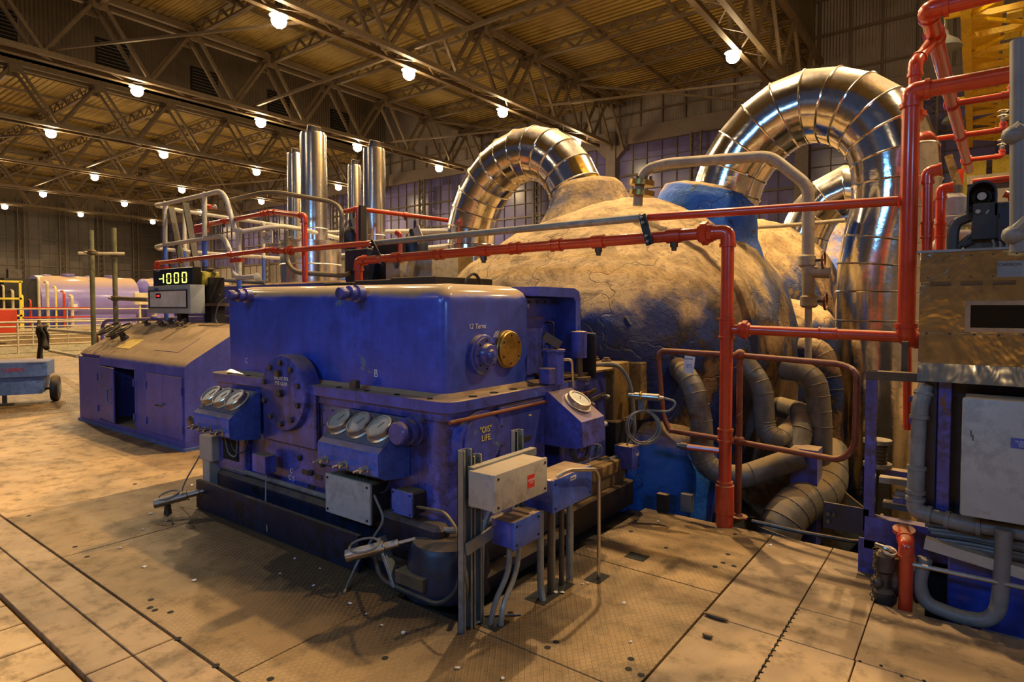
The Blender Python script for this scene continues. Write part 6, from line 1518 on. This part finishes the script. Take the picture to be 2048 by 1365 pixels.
# cable bundle and beams under the enclosure
for k in range(8):
    o = M().tube([onY(1850+6*k, 1050+7*k, 3.95+.015*k), onY(1940, 1062+6.5*k, 3.95+.01*k), onY(2060, 1085+7*k, 3.95)], .010+.003*(k % 3), 8, .05).obj('bundled_cable', 'cable' if k % 3 else 'bolt'); tag(o, f'cable running right under the enclosure, {ORD[k]} from the top', 'cable', 'cables under the enclosure')
o = M().bar(onY(1850, 1085, 3.86), onY(2080, 1155, 3.84), .06, .055).obj('support_beam', 'greybox'); tag(o, 'dusty grey beam crossing under the cables at lower right', 'beam')
o = M().cyl(onY(1820, 1128, 3.83), onY(2070, 1182, 3.80), .012, n=10).obj('thin_rod', 'steel'); tag(o, 'bright thin pipe below the dusty beam at lower right', 'pipe')
m = M()
a_ = Vector((.06, 3.80, -.10))
for i in range(9):
    m.bb(a_.x+.05*i, a_.x+.05*i+.02, 3.80, 4.0, -.102, -.09)
for j in range(5): m.bb(a_.x, a_.x+.42, 3.80+.045*j, 3.82+.045*j, -.103, -.089)
o = m.obj('perforated_tray', 'galv'); tag(o, 'perforated galvanised cable tray at the bottom right of the pit', 'cable tray')
o = M().bb(-.05, .02, 3.86, 3.95, -.12, -.03, .01).obj('stone_lump', 'greybox'); tag(o, 'pale lump lying in the pit left of the perforated tray', 'lump')

# ---- upper right: motor box, arched housing, grey riser, small red valves
t = thing('motor_housing', 'black box with arched opening on top, above the aluminium cabinet', 'motor', onY(1970, 500, 4.4))
def bpx(xa, ya_, xb, yb_, yy, dp, name, mat, bev=.006):
    a_ = onY(xa, ya_, yy); b_ = onY(xb, yb_, yy); return M().bb(a_.x, b_.x, yy, yy+dp, b_.z, a_.z, bev).obj(name, mat, t)
bpx(1944, 408, 2000, 478, 4.3, .4, 'box', 'black'); bpx(1998, 404, 2034, 480, 4.28, .4, 'box', 'plinth')
m = M(); a_ = onY(1964, 388, 4.35); P = [(a_.x-.065+0, 2.05)]
poly = [(a_.x-.068, 2.10)]+[(a_.x-.068*math.cos(th), a_.z+.068*math.sin(th)) for th in [k*PI/10 for k in range(11)]]+[(a_.x+.068, 2.10)]
m.prism(poly, 'y', 4.45, 4.55); m.obj('arched_back', 'black', t)
m = M(); inner = [(a_.x+(p[0]-a_.x)*.85, a_.z+(p[1]-a_.z)*.85 if p[1] > a_.z else p[1]) for p in poly]
for k in range(len(poly)-1): m.prism([poly[k], poly[k+1], inner[k+1], inner[k]], 'y', 4.30, 4.45)
m.obj('arched_rim', 'black', t)
M().lathe((a_.x, 4.45, a_.z-.01), (0, -1, 0), [(0, .04), (.04, .04), (.045, .03), (.08, .022)], 16).obj('shaft_end', 'steel', t)
M().torus((a_.x, 4.42, a_.z-.01), (0, 1, 0), .042, .006, 20, 6).obj('ring', 'bolt', t)
M().lathe(onY(1956, 424, 4.3), (0, -1, 0), [(0, .014), (.02, .012)], 12).obj('button', 'steel', t); M().bar(onY(1972, 428, 4.295), onY(1978, 420, 4.295), .006, .006).obj('mark', 'greyp', t)
text('yellow_writing', 'SOUT', .03, onY(2022, 460, 4.275), (PI/2, -.9, 0), 'ychalk', t)
bpx(1930, 478, 2036, 503, 4.35, .4, 'base', 'bolt')
for k in range(3): M().tube([onY(1985+14*k, 480, 4.3), onY(1990+12*k, 492, 4.28), onY(1980+14*k, 503, 4.3)], .006, 6, .03).obj('wire', 'cable', t)
for k, (pts, r_) in enumerate((([(1905, 505), (1906, 465), (1912, 445), (1945, 432)], .03), ([(1925, 492), (1945, 482)], .02), ([(1910, 500), (1950, 466)], .018))):
    o = M().tube([onY(x, y, 4.35) for x, y in pts], r_, 10, .06).obj('black_hose', 'rubber'); tag(o, f'black pipe joining the motor box above the cabinet, {ORD[k]}', 'hose', 'black pipes by the motor box')
pipe_run('fire_pipe', 'short red riser with chrome nozzle above the cabinet, nearest the large pipe', [onY(1853, 506, 4.5), onY(1855, 344, 4.5), onY(1876, 340, 4.5)], .030, 'red', 'red fire pipes', [(0, .28, 't')])
pipe_run('fire_pipe', 'short red riser with valve above the cabinet, second from the large pipe', [onY(1880, 506, 4.9), onY(1882, 378, 4.9), onY(1896, 376, 4.9)], .028, 'red', 'red fire pipes', [(0, .35, 't')])
pipe_run('fire_pipe', 'thin red riser furthest back above the cabinet', [onY(1871, 506, 5.6), onY(1872, 402, 5.6)], .026, 'red', 'red fire pipes')
pipe_run('fire_pipe', 'small red elbow on top of the black motor box', [onY(2024, 404, 4.5), onY(2024, 392, 4.5), onY(2016, 390, 4.5)], .016, 'red', 'red fire pipes')
pipe_run('fire_pipe', 'thin red pipe crossing in front of the crane end carriage', [onY(1945, 365, 7.0), onY(2060, 352, 7.0)], .030, 'red', 'red fire pipes')
t = thing('valve_cluster', 'pale valves and flanges behind the short red risers', 'valve', onY(1905, 460, 5.2))
M().lathe(onY(1905, 500, 5.2), (0, 0, 1), [(0, .06), (.15, .06), (.16, .11), (.22, .11), (.23, .07), (.35, .08), (.38, .05)], 20).obj('body', 'greyp', t)
M().tube([onY(1885, 430, 5.2), onY(1905, 420, 5.2), onY(1950, 416, 5.2)], .03, 10, .05).obj('pipe', 'white', t); M().cyl(onY(1910, 372, 5.2), onY(1908, 425, 5.2), .045, n=14).obj('spindle', 'olive', t)
M().cyl(onY(1895, 470, 5.1), onY(1940, 470, 5.1), .035, n=12).obj('pipe', 'white', t); M().bb(onY(1925, 450, 5.3).x, onY(1932, 450, 5.3).x, 5.3, 5.4, 1.9, 2.5).obj('yellow_post', 'ylight', t)
M().cyl(onY(1862, 500, 5.0), onY(1892, 455, 5.1), .016, n=8).obj('stay', 'white', t)
t = pipe_run('grey_pipe', 'vertical dark grey pipe with bulbous elbows at the right edge', [onY(2040, 505, 3.7), onY(2041, 80, 3.7)], .040, 'cable')
for (x, y) in ((2028, 270), (2028, 470)): M().ball(onY(x, y, 3.68), .05, (1, 1, .9), 2).obj('elbow_lump', 'cable', t)
M().tube([onY(2028, 270, 3.68), onY(2050, 250, 3.66)], .035, 10).obj('branch', 'cable', t); M().tube([onY(2028, 470, 3.68), onY(2060, 440, 3.66)], .035, 10).obj('branch', 'cable', t)
# cream control room behind
t = thing('cream_cabin', 'cream-panelled cabin under the end of the crane', 'cabin', (.5, 20, 2))
a_ = onY(1925, 372, 14); M().bb(a_.x, a_.x+3, 14, 17, 0, a_.z, .02).obj('wall', 'cladpanel', t); M().bb(a_.x-.1, a_.x+3, 13.9, 17, a_.z, a_.z+.15).obj('roof_edge', 'rib', t)
for k in range(3): M().bb(a_.x+.75*k, a_.x+.75*k+.05, 13.95, 14, 0, a_.z).obj('panel_joint', 'rib', t)

# ---- flakes of paint on the floor
fl_spots = [(836, 0), ]
pts = [(333, 938), (383, 972), (343, 1007), (302, 1029), (333, 1043), (287, 1061), (240, 1098), (289, 1136), (389, 1163), (627, 1174), (1175, 1169), (1248, 1208), (1261, 1287), (1112, 1188), (957, 1248), (733, 1231), (808, 1268), (764, 1254), (915, 1340), (1006, 1360), (1124, 1188), (1541, 1092), (1316, 1045), (326, 954), (700, 1210), (590, 1120), (1165, 1171), (560, 1150), (640, 1140)]
rg = random.Random(3)
for k, (x, y) in enumerate(pts):
    q = onZ(x, y); s_ = rg.uniform(.008, .017)
    m = M(); n = 7; vsr = [m.b.verts.new((q.x+s_*rg.uniform(.6, 1.3)*math.cos(2*PI*i/n), q.y+s_*rg.uniform(.6, 1.2)*math.sin(2*PI*i/n), .003+rg.uniform(0, .008))) for i in range(n)]
    c = m.b.verts.new((q.x, q.y, .014)); d_ = m.b.verts.new((q.x, q.y, .003))
    for i in range(n): m.b.faces.new((vsr[i], vsr[(i+1) % n], c)); m.b.faces.new((vsr[(i+1) % n], vsr[i], d_))
    o = m.obj('paint_flake', 'flake', None, 0); tag(o, 'small white flake of paint lying on the floor plates', 'flake', 'paint flakes on the floor')
for k, (x, y, l) in enumerate(((1432, 1238, .10), (1415, 1276, .04))):
    q = onZ(x, y)
    o = M().ball(q+Vector((0, 0, .012)), .02, (l/.03, .9, .6), 2).obj('debris', 'wood'); tag(o, ['crumpled brown scrap on the smooth plates at right', 'small round nut lying near the brown scrap'][k], 'debris')
o = M().cyl(onZ(955, 1236)+Vector((0, 0, .008)), onZ(1042, 1233)+Vector((0, 0, .008)), .005, n=6).obj('steel_rod', 'bolt'); tag(o, 'thin rod lying on the floor at the foot of the channel stand', 'rod')
